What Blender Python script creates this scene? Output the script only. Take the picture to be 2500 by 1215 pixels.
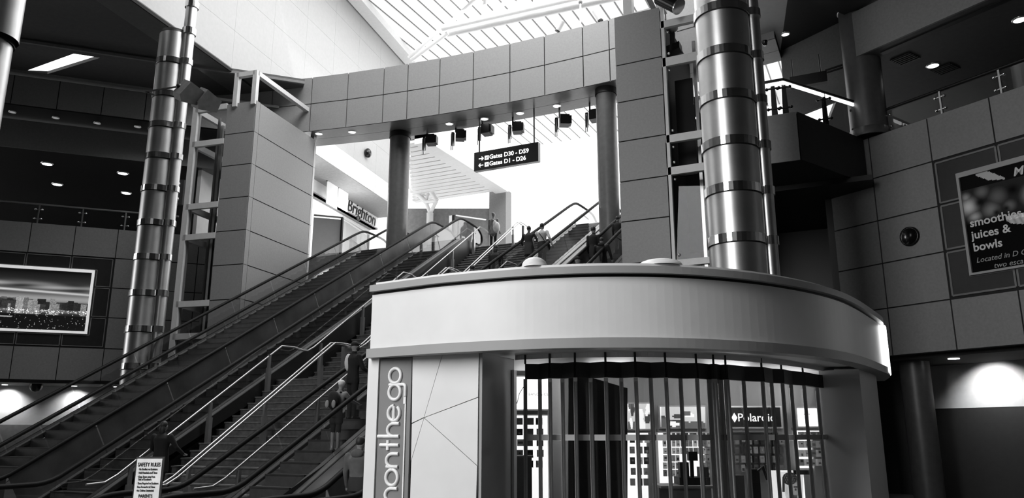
import bpy, bmesh, math, random
import numpy as np
from mathutils import Matrix, Vector
random.seed(7)
for o in list(bpy.data.objects): bpy.data.objects.remove(o)
scene = bpy.context.scene
COL = scene.collection
# ---------------------------------------------------------------- camera (eye 1.925 m, world y = escalator heading)
F = 1900.0; TH = math.radians(13.4); PSI = math.radians(25.5); EYE = np.array([0, 0, 1.925])
ch = np.array([-math.sin(PSI), math.cos(PSI), 0]); cr = np.array([math.cos(PSI), math.sin(PSI), 0]); UP = np.array([0, 0, 1.0])
fw = ch*math.cos(TH)+UP*math.sin(TH); cu = -ch*math.sin(TH)+UP*math.cos(TH)
cam = bpy.data.cameras.new('camera'); camo = bpy.data.objects.new('camera', cam); COL.objects.link(camo)
M = Matrix.Identity(4)
for i in range(3):
    M[i][0] = cr[i]; M[i][1] = cu[i]; M[i][2] = -fw[i]; M[i][3] = EYE[i]
camo.matrix_world = M
cam.sensor_width = 36; cam.lens = F/2500*36; cam.clip_start = 0.05; cam.clip_end = 400
scene.camera = camo
# ---------------------------------------------------------------- world, lights, exposure
w = bpy.data.worlds.new('sky'); scene.world = w; w.use_nodes = True
bgn = w.node_tree.nodes['Background']; bgn.inputs[0].default_value = (1, 1, 1, 1); bgn.inputs[1].default_value = 2.6
scene.view_settings.view_transform = 'Standard'; scene.view_settings.look = 'None'
scene.view_settings.exposure = 0.0; scene.view_settings.gamma = 1.0; scene.view_settings.use_curve_mapping = False
scene.cycles.max_bounces = 8; scene.cycles.transparent_max_bounces = 24; scene.cycles.diffuse_bounces = 4
scene.cycles.sample_clamp_indirect = 4.0
def area(name, loc, target, sx, sy, power, spread=math.pi):
    l = bpy.data.lights.new(name, 'AREA'); l.shape = 'RECTANGLE'; l.size = sx; l.size_y = sy; l.energy = power; l.spread = spread
    o = bpy.data.objects.new(name, l); COL.objects.link(o); o.location = loc
    o.rotation_euler = (Vector(target)-Vector(loc)).to_track_quat('-Z', 'Y').to_euler(); return o
def spot(name, loc, target, power, angle, blend=0.5, r=0.05):
    l = bpy.data.lights.new(name, 'SPOT'); l.energy = power; l.spot_size = angle; l.spot_blend = blend; l.shadow_soft_size = r
    o = bpy.data.objects.new(name, l); COL.objects.link(o); o.location = loc
    o.rotation_euler = (Vector(target)-Vector(loc)).to_track_quat('-Z', 'Y').to_euler(); return o
def point(name, loc, power, r=0.1):
    l = bpy.data.lights.new(name, 'POINT'); l.energy = power; l.shadow_soft_size = r
    o = bpy.data.objects.new(name, l); COL.objects.link(o); o.location = loc; return o
sun = bpy.data.lights.new('sun', 'SUN'); sun.energy = 4.0; sun.angle = 0.01
suno = bpy.data.objects.new('sun', sun); COL.objects.link(suno); suno.rotation_euler = (math.radians(28), math.radians(14), 0)
area('atrium_skylight', (-12, 19.2, 27.5), (-12, 19.3, 0), 12, 9, 4300)
area('atrium_fill', (-9.5, -6, 11.5), (-3.4, 9, 2.5), 6, 14, 1150, math.radians(100))  # unseen area light added behind the camera for kiosk front and column highlight
area('hall_skylight', (-16, 38, 27.0), (-16, 38, 0), 15, 14, 3200)

# ---------------------------------------------------------------- pixel rays onto real planes (2500 x 1215 frame)
def ray(px, py): return fw+cr*((px-1250)/F)+cu*((607.5-py)/F)
def PZ(px, py, z): d = ray(px, py); return EYE+d*((z-EYE[2])/d[2])
def PX(px, py, x): d = ray(px, py); return EYE+d*(x/d[0])
def PY(px, py, y): d = ray(px, py); return EYE+d*(y/d[1])
def PD(px, py, D): return EYE+ray(px, py)*D
def PP(px, py, p0, n):
    d = ray(px, py); n = np.array(n, float); return EYE+d*(np.dot(np.array(p0, float)-EYE, n)/np.dot(d, n))
def PROJ(p):
    v = np.array(p, float)-EYE; f = v@fw; return 1250+F*(v@cr)/f, 607.5-F*(v@cu)/f
def V(*a): return np.array(a, float)
def unit(v): v = np.array(v, float); return v/np.linalg.norm(v)

# ---------------------------------------------------------------- materials (all greys: the photograph is black and white)
MATS = {}
def mat(name, g, rough=0.6, metal=0.0, var=0.12, scale=6.0, spec=0.5, bump=0.0, emit=0.0, aniso=0.0):
    m = bpy.data.materials.new(name); m.use_nodes = True; nt = m.node_tree; b = nt.nodes['Principled BSDF']
    b.inputs['Roughness'].default_value = rough; b.inputs['Metallic'].default_value = metal
    b.inputs['Specular IOR Level'].default_value = spec
    if aniso: b.inputs['Anisotropic'].default_value = aniso; b.inputs['Anisotropic Rotation'].default_value = 0.25
    tc = nt.nodes.new('ShaderNodeTexCoord'); nz = nt.nodes.new('ShaderNodeTexNoise'); nz.inputs['Scale'].default_value = scale
    nz.inputs['Detail'].default_value = 4
    nt.links.new(tc.outputs['Object'], nz.inputs['Vector'])
    rp = nt.nodes.new('ShaderNodeValToRGB'); lo = max(0, g*(1-var)); hi = min(1, g*(1+var))
    rp.color_ramp.elements[0].position = 0.3; rp.color_ramp.elements[1].position = 0.7
    rp.color_ramp.elements[0].color = (lo, lo, lo, 1); rp.color_ramp.elements[1].color = (hi, hi, hi, 1)
    nt.links.new(nz.outputs['Fac'], rp.inputs[0]); nt.links.new(rp.outputs[0], b.inputs['Base Color'])
    if bump:
        bp = nt.nodes.new('ShaderNodeBump'); bp.inputs['Strength'].default_value = bump; bp.inputs['Distance'].default_value = 0.01
        nt.links.new(nz.outputs['Fac'], bp.inputs['Height']); nt.links.new(bp.outputs[0], b.inputs['Normal'])
    if emit:
        b.inputs['Emission Color'].default_value = (1, 1, 1, 1); b.inputs['Emission Strength'].default_value = emit
    MATS[name] = m; return m
def glassmat(name, tint, gloss_mult=1.0, rough=0.0):
    m = bpy.data.materials.new(name); m.use_nodes = True; nt = m.node_tree; nt.nodes.clear()
    out = nt.nodes.new('ShaderNodeOutputMaterial'); mix = nt.nodes.new('ShaderNodeMixShader')
    tr = nt.nodes.new('ShaderNodeBsdfTransparent'); tr.inputs[0].default_value = (tint, tint, tint, 1)
    gl = nt.nodes.new('ShaderNodeBsdfGlossy'); gl.inputs['Roughness'].default_value = rough
    gl.inputs[0].default_value = (gloss_mult,)*3+(1,)
    fr = nt.nodes.new('ShaderNodeLayerWeight'); fr.inputs[0].default_value = 0.5
    pw = nt.nodes.new('ShaderNodeMath'); pw.operation = 'POWER'; pw.inputs[1].default_value = 4.0
    ma = nt.nodes.new('ShaderNodeMath'); ma.operation = 'MULTIPLY_ADD'; ma.inputs[1].default_value = 0.7; ma.inputs[2].default_value = 0.035
    nt.links.new(fr.outputs['Facing'], pw.inputs[0]); nt.links.new(pw.outputs[0], ma.inputs[0])
    nt.links.new(ma.outputs[0], mix.inputs[0]); nt.links.new(tr.outputs[0], mix.inputs[1]); nt.links.new(gl.outputs[0], mix.inputs[2])
    nt.links.new(mix.outputs[0], out.inputs[0]); MATS[name] = m; return m
def translucent(name, g, t):
    m = bpy.data.materials.new(name); m.use_nodes = True; nt = m.node_tree; nt.nodes.clear()
    out = nt.nodes.new('ShaderNodeOutputMaterial'); mix = nt.nodes.new('ShaderNodeMixShader'); mix.inputs[0].default_value = t
    a = nt.nodes.new('ShaderNodeBsdfDiffuse'); b = nt.nodes.new('ShaderNodeBsdfTranslucent')
    tc = nt.nodes.new('ShaderNodeTexCoord'); nz = nt.nodes.new('ShaderNodeTexNoise'); nz.inputs['Scale'].default_value = 1.2
    rp = nt.nodes.new('ShaderNodeValToRGB')
    for k, f in ((0, .93), (1, 1.0)): rp.color_ramp.elements[k].color = (g*f, g*f, g*f, 1)
    nt.links.new(tc.outputs['Object'], nz.inputs['Vector']); nt.links.new(nz.outputs['Fac'], rp.inputs[0])
    nt.links.new(rp.outputs[0], a.inputs[0]); nt.links.new(rp.outputs[0], b.inputs[0])
    nt.links.new(a.outputs[0], mix.inputs[1]); nt.links.new(b.outputs[0], mix.inputs[2]); nt.links.new(mix.outputs[0], out.inputs[0])
    MATS[name] = m; return m
def printmat(name, emit=0.0, rough=0.4):
    m = bpy.data.materials.new(name); m.use_nodes = True; nt = m.node_tree; b = nt.nodes['Principled BSDF']
    at = nt.nodes.new('ShaderNodeVertexColor'); at.layer_name = 'ink'
    nt.links.new(at.outputs[0], b.inputs['Base Color']); b.inputs['Roughness'].default_value = rough
    if emit:
        nt.links.new(at.outputs[0], b.inputs['Emission Color']); b.inputs['Emission Strength'].default_value = emit
    MATS[name] = m; return m

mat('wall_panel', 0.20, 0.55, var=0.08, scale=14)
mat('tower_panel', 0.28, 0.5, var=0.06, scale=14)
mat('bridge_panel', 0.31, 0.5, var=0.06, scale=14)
mat('joint', 0.012, 0.9)
mat('dark_tile', 0.022, 0.35)
mat('tile_edge', 0.16, 0.4)
mat('white_paint', 0.82, 0.45, var=0.03)
mat('offwhite', 0.62, 0.5, var=0.04)
mat('white_sheet', 0.42, 0.5, var=0.03)
mat('terrazzo', 0.5, 0.3, var=0.1)
mat('frame_white', 0.66, 0.4, var=0.04)
mat('ceiling_dark', 0.085, 0.6, var=0.1)
mat('ceiling_gloss', 0.05, 0.22, var=0.2, scale=3)
mat('soffit', 0.12, 0.3, var=0.1)
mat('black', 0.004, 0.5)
mat('black_gloss', 0.006, 0.2)
mat('dark', 0.02, 0.6)
mat('mid', 0.2, 0.6)
mat('rubber', 0.006, 0.6, spec=0.15)
mat('mullion_paint', 0.45, 0.4, 0.2, var=0.05)
mat('steel', 0.62, 0.28, 1.0, var=0.06, scale=3)
mat('chrome', 0.85, 0.16, 1.0, var=0.02)
mat('column_steel', 0.66, 0.40, 1.0, var=0.08, scale=2, aniso=0.5)
mat('column_grey', 0.11, 0.4, 0.3, var=0.1)
mat('step_metal', 0.045, 0.55, 0.2, var=0.2, scale=9)
mat('step_riser', 0.07, 0.5, 0.2, var=0.2, scale=9)
mat('skirt', 0.012, 0.4)
mat('deck', 0.20, 0.35, 0.6, var=0.1)
mat('solid_panel', 0.10, 0.35, 0.5, var=0.35, scale=1.2)
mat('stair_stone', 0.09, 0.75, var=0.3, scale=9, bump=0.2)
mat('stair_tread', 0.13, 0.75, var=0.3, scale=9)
mat('kiosk_white', 0.74, 0.42, var=0.03, scale=3)
mat('kiosk_grey', 0.33, 0.5, var=0.03, scale=3)
mat('sign_grey', 0.20, 0.5, var=0.05)
mat('letter_white', 0.85, 0.4)
mat('lit_white', 0.9, 0.4, emit=3.0)
mat('frame_glow', 0.9, 0.4, emit=0.45)  # glow put into the white picture frame to brighten it
mat('lit_soft', 0.8, 0.4, emit=1.5)
mat('lamp', 0.9, 0.4, emit=6.0)
mat('lamp_dim', 0.4, 0.4, emit=0.25)
mat('floor_stone', 0.10, 0.35, var=0.25, scale=2)
mat('aluminium', 0.42, 0.35, 0.8, var=0.06)
mat('banner', 0.95, 0.6, var=0.02)
mat('skin', 0.24, 0.55, var=0.08); mat('hair', 0.012, 0.6); mat('hair_light', 0.20, 0.6)
mat('cloth_black', 0.006, 0.85); mat('cloth_dark', 0.02, 0.85, bump=0.2); mat('cloth_grey', 0.085, 0.85, var=0.2, bump=0.3)
mat('cloth_light', 0.42, 0.85, var=0.1, bump=0.3); mat('cloth_white', 0.6, 0.8); mat('cloth_camo', 0.16, 0.85, var=0.9, scale=22)
mat('bag_light', 0.7, 0.7); mat('bag_mid', 0.22, 0.7, var=0.2)
glassmat('glass', 0.86); glassmat('glass_dark', 0.30); glassmat('glass_tower', 0.85, 0.25); glassmat('glass_clear', 0.95); glassmat('glass_gate', 0.80)
translucent('roof_sheet', 0.85, 0.5)
printmat('print'); printmat('print_lit', 1.1); printmat('print_dim', 0.12); MATS['print_dim'].node_tree.nodes['Principled BSDF'].inputs['Specular IOR Level'].default_value = 0.05

# ---------------------------------------------------------------- mesh collector
class MB:
    def __init__(s): s.v = []; s.f = []; s.m = []; s.sm = []
    def add(s, vs, fs, mi=0, smooth=False):
        n = len(s.v); s.v += [tuple(map(float, p)) for p in vs]
        for f in fs: s.f.append([i+n for i in f]); s.m.append(mi); s.sm.append(smooth)
        return s
    def prism(s, poly, vec, mi=0):
        k = len(poly); a = [np.array(p, float) for p in poly]; vec = np.array(vec, float)
        vs = a+[p+vec for p in a]
        fs = [list(range(k))[::-1], list(range(k, 2*k))]+[[i, (i+1) % k, k+(i+1) % k, k+i] for i in range(k)]
        nrm = np.zeros(3)
        for i in range(k): nrm += np.cross(a[i]-a[0], a[(i+1) % k]-a[0])
        if np.dot(nrm, vec) < 0: fs = [f[::-1] for f in fs]
        return s.add(vs, fs, mi)
    def box(s, x0, x1, y0, y1, z0, z1, mi=0):
        return s.prism([(x0, y0, z0), (x1, y0, z0), (x1, y1, z0), (x0, y1, z0)], (0, 0, z1-z0), mi)
    def obox(s, c, ax, ay, az, mi=0):   # centre + three half-axis vectors
        c, ax, ay, az = map(lambda q: np.array(q, float), (c, ax, ay, az))
        return s.prism([c-ax-ay-az, c+ax-ay-az, c+ax+ay-az, c-ax+ay-az], 2*az, mi)
    def bar(s, p, q, wx, wz, mi=0, up=(0, 0, 1)):   # rectangular bar from p to q
        p = np.array(p, float); q = np.array(q, float); d = unit(q-p); upv = np.array(up, float)
        if abs(d@upv) > 0.97: upv = np.array([0, 1.0, 0])
        r = unit(np.cross(d, upv)); t = np.cross(r, d)
        return s.obox((p+q)/2, r*wx/2, t*wz/2, (q-p)/2, mi)
    def tube(s, path, r, n=8, mi=0, cap=True, flat=1.0):
        P = [np.array(p, float) for p in path]; k = len(P); rs = r if hasattr(r, '__len__') else [r]*k
        vs = []; prev = None
        for i, p in enumerate(P):
            d = unit(P[min(i+1, k-1)]-P[max(i-1, 0)])
            if prev is None:
                a = np.array([0, 0, 1.0]) if abs(d[2]) < 0.9 else np.array([1.0, 0, 0])
                r1 = unit(np.cross(d, a))
            else: r1 = unit(prev-d*(prev@d))
            prev = r1; r2 = np.cross(d, r1)
            for j in range(n):
                t = 2*math.pi*j/n; vs.append(p+(r1*math.cos(t)+r2*math.sin(t)*flat)*rs[i])
        fs = []
        for i in range(k-1):
            for j in range(n): fs.append([i*n+j, i*n+(j+1) % n, (i+1)*n+(j+1) % n, (i+1)*n+j])
        s.add(vs, fs, mi, True)
        if cap: s.add(vs[:n], [list(range(n))[::-1]], mi); s.add(vs[-n:], [list(range(n))], mi)
        return s
    def lathe(s, c, prof, n=24, mi=0, a0=0.0, a1=2*math.pi, smooth=True, axis=None):
        full = abs(a1-a0-2*math.pi) < 1e-6; cols = n if full else n+1; vs = []
        for (r, z) in prof:
            for j in range(cols):
                t = a0+(a1-a0)*j/n; vs.append((c[0]+r*math.cos(t), c[1]+r*math.sin(t), c[2]+z))
        fs = []
        for i in range(len(prof)-1):
            for j in range(n):
                j2 = (j+1) % cols; fs.append([i*cols+j, i*cols+j2, (i+1)*cols+j2, (i+1)*cols+j])
        return s.add(vs, fs, mi, smooth)
    def ball(s, c, rx, ry, rz, n=10, mi=0):
        prof = [(math.sin(math.pi*i/n), -math.cos(math.pi*i/n)) for i in range(n+1)]; vs = []; m2 = n+2
        for (r, z) in prof:
            for j in range(m2):
                t = 2*math.pi*j/m2; vs.append((c[0]+rx*r*math.cos(t), c[1]+ry*r*math.sin(t), c[2]+rz*z))
        fs = [[i*m2+j, i*m2+(j+1) % m2, (i+1)*m2+(j+1) % m2, (i+1)*m2+j] for i in range(n) for j in range(m2)]
        return s.add(vs, fs, mi, True)
    def build(s, name, mats, parent=None, base=None):
        me = bpy.data.meshes.new(name); off = np.zeros(3)
        if base is not None: off = np.array(base, float)
        elif parent is not None: off = np.array(parent.get('_b', (0, 0, 0)), float)
        me.from_pydata([tuple(np.array(p)-off) for p in s.v], [], s.f)
        mats = mats if isinstance(mats, (list, tuple)) else [mats]
        for m in mats: me.materials.append(MATS[m])
        me.polygons.foreach_set('material_index', s.m); me.polygons.foreach_set('use_smooth', s.sm)
        me.update()
        o = bpy.data.objects.new(name, me); COL.objects.link(o)
        if parent is not None:
            o.parent = parent; o['_b'] = list(off)
        elif base is not None: o.location = off; o['_b'] = list(off)
        else: o['_b'] = [0, 0, 0]
        return o
def thing(name, label, cat, base=(0, 0, 0), group=None, kind=None):
    o = bpy.data.objects.new(name, None); COL.objects.link(o); o.location = tuple(map(float, base)); o['_b'] = list(map(float, base))
    o.empty_display_size = 0.2
    if label: o['label'] = label
    if cat: o['category'] = cat
    if group: o['group'] = group
    if kind: o['kind'] = kind
    return o
def tag(o, label, cat, group=None):
    o['label'] = label; o['category'] = cat
    if group: o['group'] = group
    return o
def struct(o): o['kind'] = 'structure'; return o
def text(name, s, m, parent, org, xd, yd, size, ext=0.004, align='LEFT', shear=0.0, off=0.0, space=1.0, fit=None):
    c = bpy.data.curves.new(name, 'FONT'); c.body = s; c.size = size; c.extrude = ext; c.align_x = align; c.shear = shear; c.offset = off
    c.space_character = space; c.materials.append(MATS[m]); c.resolution_u = 3
    o = bpy.data.objects.new(name, c); COL.objects.link(o)
    b = np.array(parent.get('_b', (0, 0, 0)), float); xd = unit(xd); yd = np.array(yd, float); yd = unit(yd-xd*(xd@yd)); zd = np.cross(xd, yd); p = np.array(org, float)-b
    mt = Matrix.Identity(4)
    for i in range(3): mt[i][0] = xd[i]; mt[i][1] = yd[i]; mt[i][2] = zd[i]; mt[i][3] = p[i]
    dg = bpy.context.evaluated_depsgraph_get(); me = bpy.data.meshes.new_from_object(o.evaluated_get(dg)); bpy.data.objects.remove(o)
    if fit:
        mx = max(v.co.x for v in me.vertices)
        for v in me.vertices: v.co.x *= fit/mx
    me.name = name; o = bpy.data.objects.new(name, me); COL.objects.link(o)
    if not me.materials: me.materials.append(MATS[m])
    o.parent = parent; o.matrix_local = mt; o['_b'] = list(b); return o
def printmesh(name, parent, p00, p10, p01, nx, ny, fn, m):
    """flat printed picture: a fine grid whose faces carry ink values (u right, v up)"""
    p00, p10, p01 = map(lambda q: np.array(q, float), (p00, p10, p01)); b = np.array(parent.get('_b', (0, 0, 0)), float)
    vs = [tuple(p00+(p10-p00)*i/nx+(p01-p00)*j/ny-b) for j in range(ny+1) for i in range(nx+1)]
    fs = [(j*(nx+1)+i, j*(nx+1)+i+1, (j+1)*(nx+1)+i+1, (j+1)*(nx+1)+i) for j in range(ny) for i in range(nx)]
    me = bpy.data.meshes.new(name); me.from_pydata(vs, [], fs); at = me.color_attributes.new('ink', 'FLOAT_COLOR', 'CORNER')
    cols = []
    for j in range(ny):
        for i in range(nx):
            g = fn((i+.5)/nx, (j+.5)/ny); cols += [g, g, g, 1]*4
    at.data.foreach_set('color', cols); me.materials.append(MATS[m])
    o = bpy.data.objects.new(name, me); COL.objects.link(o); o.parent = parent; o['_b'] = list(b); return o
def smooth_path(pts, it=2):
    P = [np.array(p, float) for p in pts]
    for _ in range(it):
        Q = [P[0]]
        for a, b in zip(P[:-1], P[1:]): Q += [a*.75+b*.25, a*.25+b*.75]
        P = Q+[P[-1]]
    return P
def panel(parent, p, ax, ay, a0, a1, b0, b1, thick, nrm, m='wall_panel', name='panel', gap=0.019, mi=None):
    """one cladding panel on plane p + a*ax + b*ay, its face `thick` proud along nrm"""
    g = gap; q = [p+ax*(a0+g)+ay*(b0+g), p+ax*(a1-g)+ay*(b0+g), p+ax*(a1-g)+ay*(b1-g), p+ax*(a0+g)+ay*(b1-g)]
    return MB().prism(q, np.array(nrm)*thick).build(name, m, parent)
# ================================================================= LARGE STRUCTURE
Z2 = 10.35
ZR = [4.15, 5.55, 6.90, 8.22, 9.56, 10.90]          # cladding rows shared by both ring walls
struct(MB().box(-60, 30, -25, 75, -0.3, 0).build('floor', 'floor_stone'))
fu = struct(MB().box(-60, -7.3, 31.6, 75, Z2-0.6, Z2).build('floor', 'terrazzo')); fu['label'] = 'upper concourse floor at the head of the stairs'
# enclosing shell behind the camera
shell = MB(); shell.box(-45, 25, -24.5, -24, 0, 30).box(24.5, 25, -24, 40, 0, 30).box(-45.5, -45, -24, 2, 0, 30)
struct(shell.build('wall_back', 'ceiling_dark'))

# ---- left ring wall -------------------------------------------------------------------------------------------------
A = V(-33.74, 19.63, 0); UL = unit((.697, .717, 0)); NL = unit((.717, -.697, 0))
def LW(u, z, off=0.0): return A+UL*u+NL*off+UP*z
wl = MB(); U0, U1 = -9.0, 11.0
wl.prism([LW(U0, 4.15, -.4), LW(U1, 4.15, -.4), LW(U1, 10.88, -.4), LW(U0, 10.88, -.4)], NL*.37)
wall_l = struct(wl.build('wall_left', 'joint'))
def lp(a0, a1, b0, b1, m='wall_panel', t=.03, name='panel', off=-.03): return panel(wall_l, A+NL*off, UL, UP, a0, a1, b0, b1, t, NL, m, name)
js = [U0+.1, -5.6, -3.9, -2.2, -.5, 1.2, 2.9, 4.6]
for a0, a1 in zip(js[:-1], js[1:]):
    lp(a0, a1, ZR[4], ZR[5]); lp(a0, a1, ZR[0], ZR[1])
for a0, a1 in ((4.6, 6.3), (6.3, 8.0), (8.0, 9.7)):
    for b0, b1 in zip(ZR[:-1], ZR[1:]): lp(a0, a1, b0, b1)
# dark stone tiles framing the picture
def dt(poly):
    o = MB().prism([LW(u, z, -.03) for u, z in poly], NL*.012).build('tile', 'dark_tile', wall_l)
    c = np.mean([LW(u, z) for u, z in poly], axis=0); return o
def tile_rim(poly):
    e = MB(); k = len(poly)
    for i in range(k):
        (u0, z0), (u1, z1) = poly[i], poly[(i+1) % k]; e.bar(LW(u0, z0, -.012), LW(u1, z1, -.012), .035, .02, up=NL)
    e.build('tile_rim', 'tile_edge', wall_l)
for poly in ([(1.2, 8.98), (2.86, 8.98), (2.86, 9.5), (1.2, 9.5)], [(-.5, 8.98), (1.13, 8.98), (1.13, 9.5), (-.5, 9.5)],
             [(2.94, 9.5), (2.94, 8.98), (3.95, 8.98), (3.95, 8.26), (4.52, 8.26), (4.52, 9.5)], [(3.95, 6.93), (4.52, 6.93), (4.52, 8.18), (3.95, 8.18)],
             [(3.95, 6.85), (4.52, 6.85), (4.52, 5.62), (2.94, 5.62), (2.94, 6.1), (3.95, 6.1)], [(1.25, 5.62), (2.86, 5.62), (2.86, 6.1), (1.25, 6.1)],
             [(-.5, 5.62), (1.17, 5.62), (1.17, 6.1), (-.5, 6.1)], [(-2.2, 5.62), (-.58, 5.62), (-.58, 6.1), (-2.2, 6.1)], [(-2.2, 8.98), (-.58, 8.98), (-.58, 9.5), (-2.2, 9.5)]):
    dt(poly); tile_rim(poly)
# soffit under the wall, lit niche behind it
st = MB(); st.prism([LW(U0, 4.05, -.4), LW(U1, 4.05, -.4), LW(U1, 4.05, -5.2), LW(U0, 4.05, -5.2)], UP*.1)
struct(st.build('ceiling', 'ceiling_dark'))
nb = MB(); nb.prism([LW(U0, 2.35, -3.0), LW(U1, 2.35, -3.0), LW(U1, 4.05, -3.0), LW(U0, 4.05, -3.0)], -NL*.2)
struct(nb.build('wall_niche', 'offwhite'))
nb = MB(); nb.prism([LW(U0, 0, -2.95), LW(U1, 0, -2.95), LW(U1, 2.35, -2.95), LW(U0, 2.35, -2.95)], -NL*.25)
struct(nb.build('wall_dado', 'mid'))
for u in (-2.1, .6, 3.3, 5.0):
    p = LW(u, 4.03, -2.35); q = LW(u, 2.6, -3.0)
    spot('niche_lamp', p, q, 210, math.radians(115), .9, .04)
for k, u in enumerate((-2.1, .6, 3.3, 5.0)):
    o = MB().lathe(LW(u, 4.03, -2.2), [(0, .01), (.09, .01), (.11, 0), (.11, .02)], 14).build('downlight', 'lamp', base=LW(u, 4.03, -2.2))
    tag(o, ('small round lamp under the left wall beyond the frame edge', 'small round lamp under the left wall over the leftmost bright pool', 'small round lamp under the left wall over the second bright pool', 'small round lamp under the left wall nearest the left clad column')[k], 'lamp', 'lamps under the left wall')
# gallery above the parapet: floor, ceiling, fascias
g = MB(); g.prism([LW(U0, Z2, -.4), LW(U1, Z2, -.4), LW(U1, Z2, -16), LW(U0, Z2, -16)], -UP*.3); struct(g.build('floor', 'floor_stone'))
g = MB(); g.prism([LW(U0-6, 14.2, -.0), LW(U1, 14.2, 0), LW(U1, 14.2, -16), LW(U0-6, 14.2, -16)], UP*.25); struct(g.build('ceiling', 'ceiling_gloss'))
g = MB(); g.prism([LW(U0-6, Z2, -16), LW(U1, Z2, -16), LW(U1, 14.2, -16), LW(U0-6, 14.2, -16)], -NL*.2); struct(g.build('wall_gallery', 'dark'))
fl = struct(MB().prism([LW(U0-6, 14.19, 0), LW(U1, 14.19, 0), LW(U1, 15.5, 0), LW(U0-6, 15.5, 0)], NL*.05).build('trim_1', 'wall_panel'))
g = MB(); g.prism([LW(U0-6, 15.56, -.2), LW(U1, 15.56, -.2), LW(U1, 15.56, 1.62), LW(U0-6, 15.56, 1.62)], UP*.08); struct(g.build('ceiling', 'dark'))
ub = struct(MB().prism([LW(U0-6, 15.6, 1.6), LW(U1, 15.6, 1.6), LW(U1, 16.9, 1.6), LW(U0-6, 16.9, 1.6)], NL*.07).build('wall_upper_left', 'joint'))
a = -6.75
while a < 9:
    panel(ub, A+NL*1.67, UL, UP, a, a+1.72, 15.58, 16.9, .03, NL); a += 1.72
g = MB(); g.prism([LW(U0-6, 16.92, 1.5), LW(U1, 16.92, 1.5), LW(U1, 16.92, 1.95), LW(U0-6, 16.92, 1.95)], UP*.12); struct(g.build('trim_2', 'wall_panel'))
# ring ceiling at 17.9 with the long skylight slot
ZC = 17.88
s4 = [PZ(50, 178, ZC), PZ(115, 181, ZC), PZ(245, 141, ZC), PZ(180, 131, ZC)]
g = MB(); g.prism([LW(U0-6, 16.95, -.6), LW(U1, 16.95, -.6), LW(U1, 17.9, -.6), LW(U0-6, 17.9, -.6)], NL*.06); struct(g.build('trim_3', 'ceiling_dark'))
def ring_piece(poly, m='ceiling_dark'): struct(MB().prism([V(p[0], p[1], ZC) for p in poly], UP*.15).build('ceiling', m))
ua = [(p-A)@UL for p in s4]; na = [(p-A)@NL for p in s4]
lo, hi = min(na), max(na)
nf0 = -.6; edge = PZ(20, 93, ZC); nedge = (edge-A)@NL
def LC(u, n_): return A+UL*u+NL*n_
# slot runs obliquely: side quads left and right of it, bands behind and in front
sA, sB, sC, sD = [(u_, n_) for u_, n_ in zip(ua, na)]
lowq = sorted([sA, sB], key=lambda q: q[0]); highq = sorted([sD, sC], key=lambda q: q[0])
ring_piece([LC(-16, nf0), LC(lowq[0][0], nf0), LC(*lowq[0]), LC(*highq[0]), LC(highq[0][0], nedge), LC(-16, nedge)])
ring_piece([LC(lowq[1][0], nf0), LC(12, nf0), LC(12, nedge), LC(highq[1][0], nedge), LC(*highq[1]), LC(*lowq[1])])
ring_piece([LC(highq[0][0], nedge), LC(*highq[0]), LC(*highq[1]), LC(highq[1][0], nedge)])
ring_piece([LC(lowq[0][0], nf0), LC(lowq[1][0], nf0), LC(*lowq[1]), LC(*lowq[0])])
g = MB(); g.bar(LC(-16, nedge)+UP*(ZC-.04), LC(12, nedge)+UP*(ZC-.04), .12, .12); struct(g.build('trim_4', 'mid'))

# ---- big clerestory wall (left of the hall) ------------------------------------------------------------------------
W0 = V(-25.9, 26.7, 0); WD = unit((-.17, .985, 0)); WN = unit((.985, .17, 0))
def BW(s, z, off=0.0): return W0+WD*s+WN*off+UP*z
bw = struct(MB().prism([BW(-30, ZC, -.4), BW(-.8, ZC, -.4), BW(-.8, 27.8, -.4), BW(-30, 27.8, -.4)], WN*.37).build('wall_clerestory', 'offwhite'))
bw2 = struct(MB().prism([BW(-.8, 16.65, -.4), BW(17.2, 16.65, -.4), BW(17.2, 27.8, -.4), BW(-.8, 27.8, -.4)], WN*.37).build('wall_clerestory', 'offwhite'))
s_ = -30
k = 0
while s_ < 16.5:
    e_ = min(s_+3.0, 17.2)
    for b0, b1 in ((17.95, 19.9), (19.9, 21.9), (21.9, 23.9), (23.9, 25.9), (25.9, 27.75)):
        panel(bw if s_ < -1 else bw2, W0-WN*.03, WD, UP, s_, e_, b0, b1, .03, WN, 'white_sheet', gap=.004)
    if s_ > -1: panel(bw2, W0-WN*.03, WD, UP, s_, e_, 16.68, 17.95, .03, WN, 'offwhite', gap=.004)
    s_ += 3.0; k += 1
# dark ring ceiling between left wall and the clerestory wall, with the lighter beam under it
fld = PZ(235, 0, ZC); off2 = (fld-W0)@WN
ring = [LC(-16, nedge), LC(12, nedge)]
q1 = A+UL*12+NL*nedge
def meet(p, d, q, e):
    a = np.array([[d[0], -e[0]], [d[1], -e[1]]]); b = np.array([q[0]-p[0], q[1]-p[1]]); t = np.linalg.solve(a, b); return p+d*t[0]
WB0 = W0+WN*off2
x1 = meet(LC(0, nedge), UL, WB0, WD); far = WB0+WD*(-42)
struct(MB().prism([V(p[0], p[1], ZC+.1) for p in (LC(-25, nedge), x1, far, far+V(-25, 0, 0))], UP*.15).build('ceiling', 'ceiling_dark'))
bm_ = MB(); bm_.prism([BW(-42, ZC-.02, off2), BW(3, ZC-.02, off2), BW(3, ZC-.02, 0), BW(-42, ZC-.02, 0)], UP*.2); struct(bm_.build('beam', 'soffit'))
bm_ = MB(); bm_.bar(BW(-42, ZC+.02, .03), BW(-.8, ZC+.02, .03), .06, .14); struct(bm_.build('trim_5', 'joint'))
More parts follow.
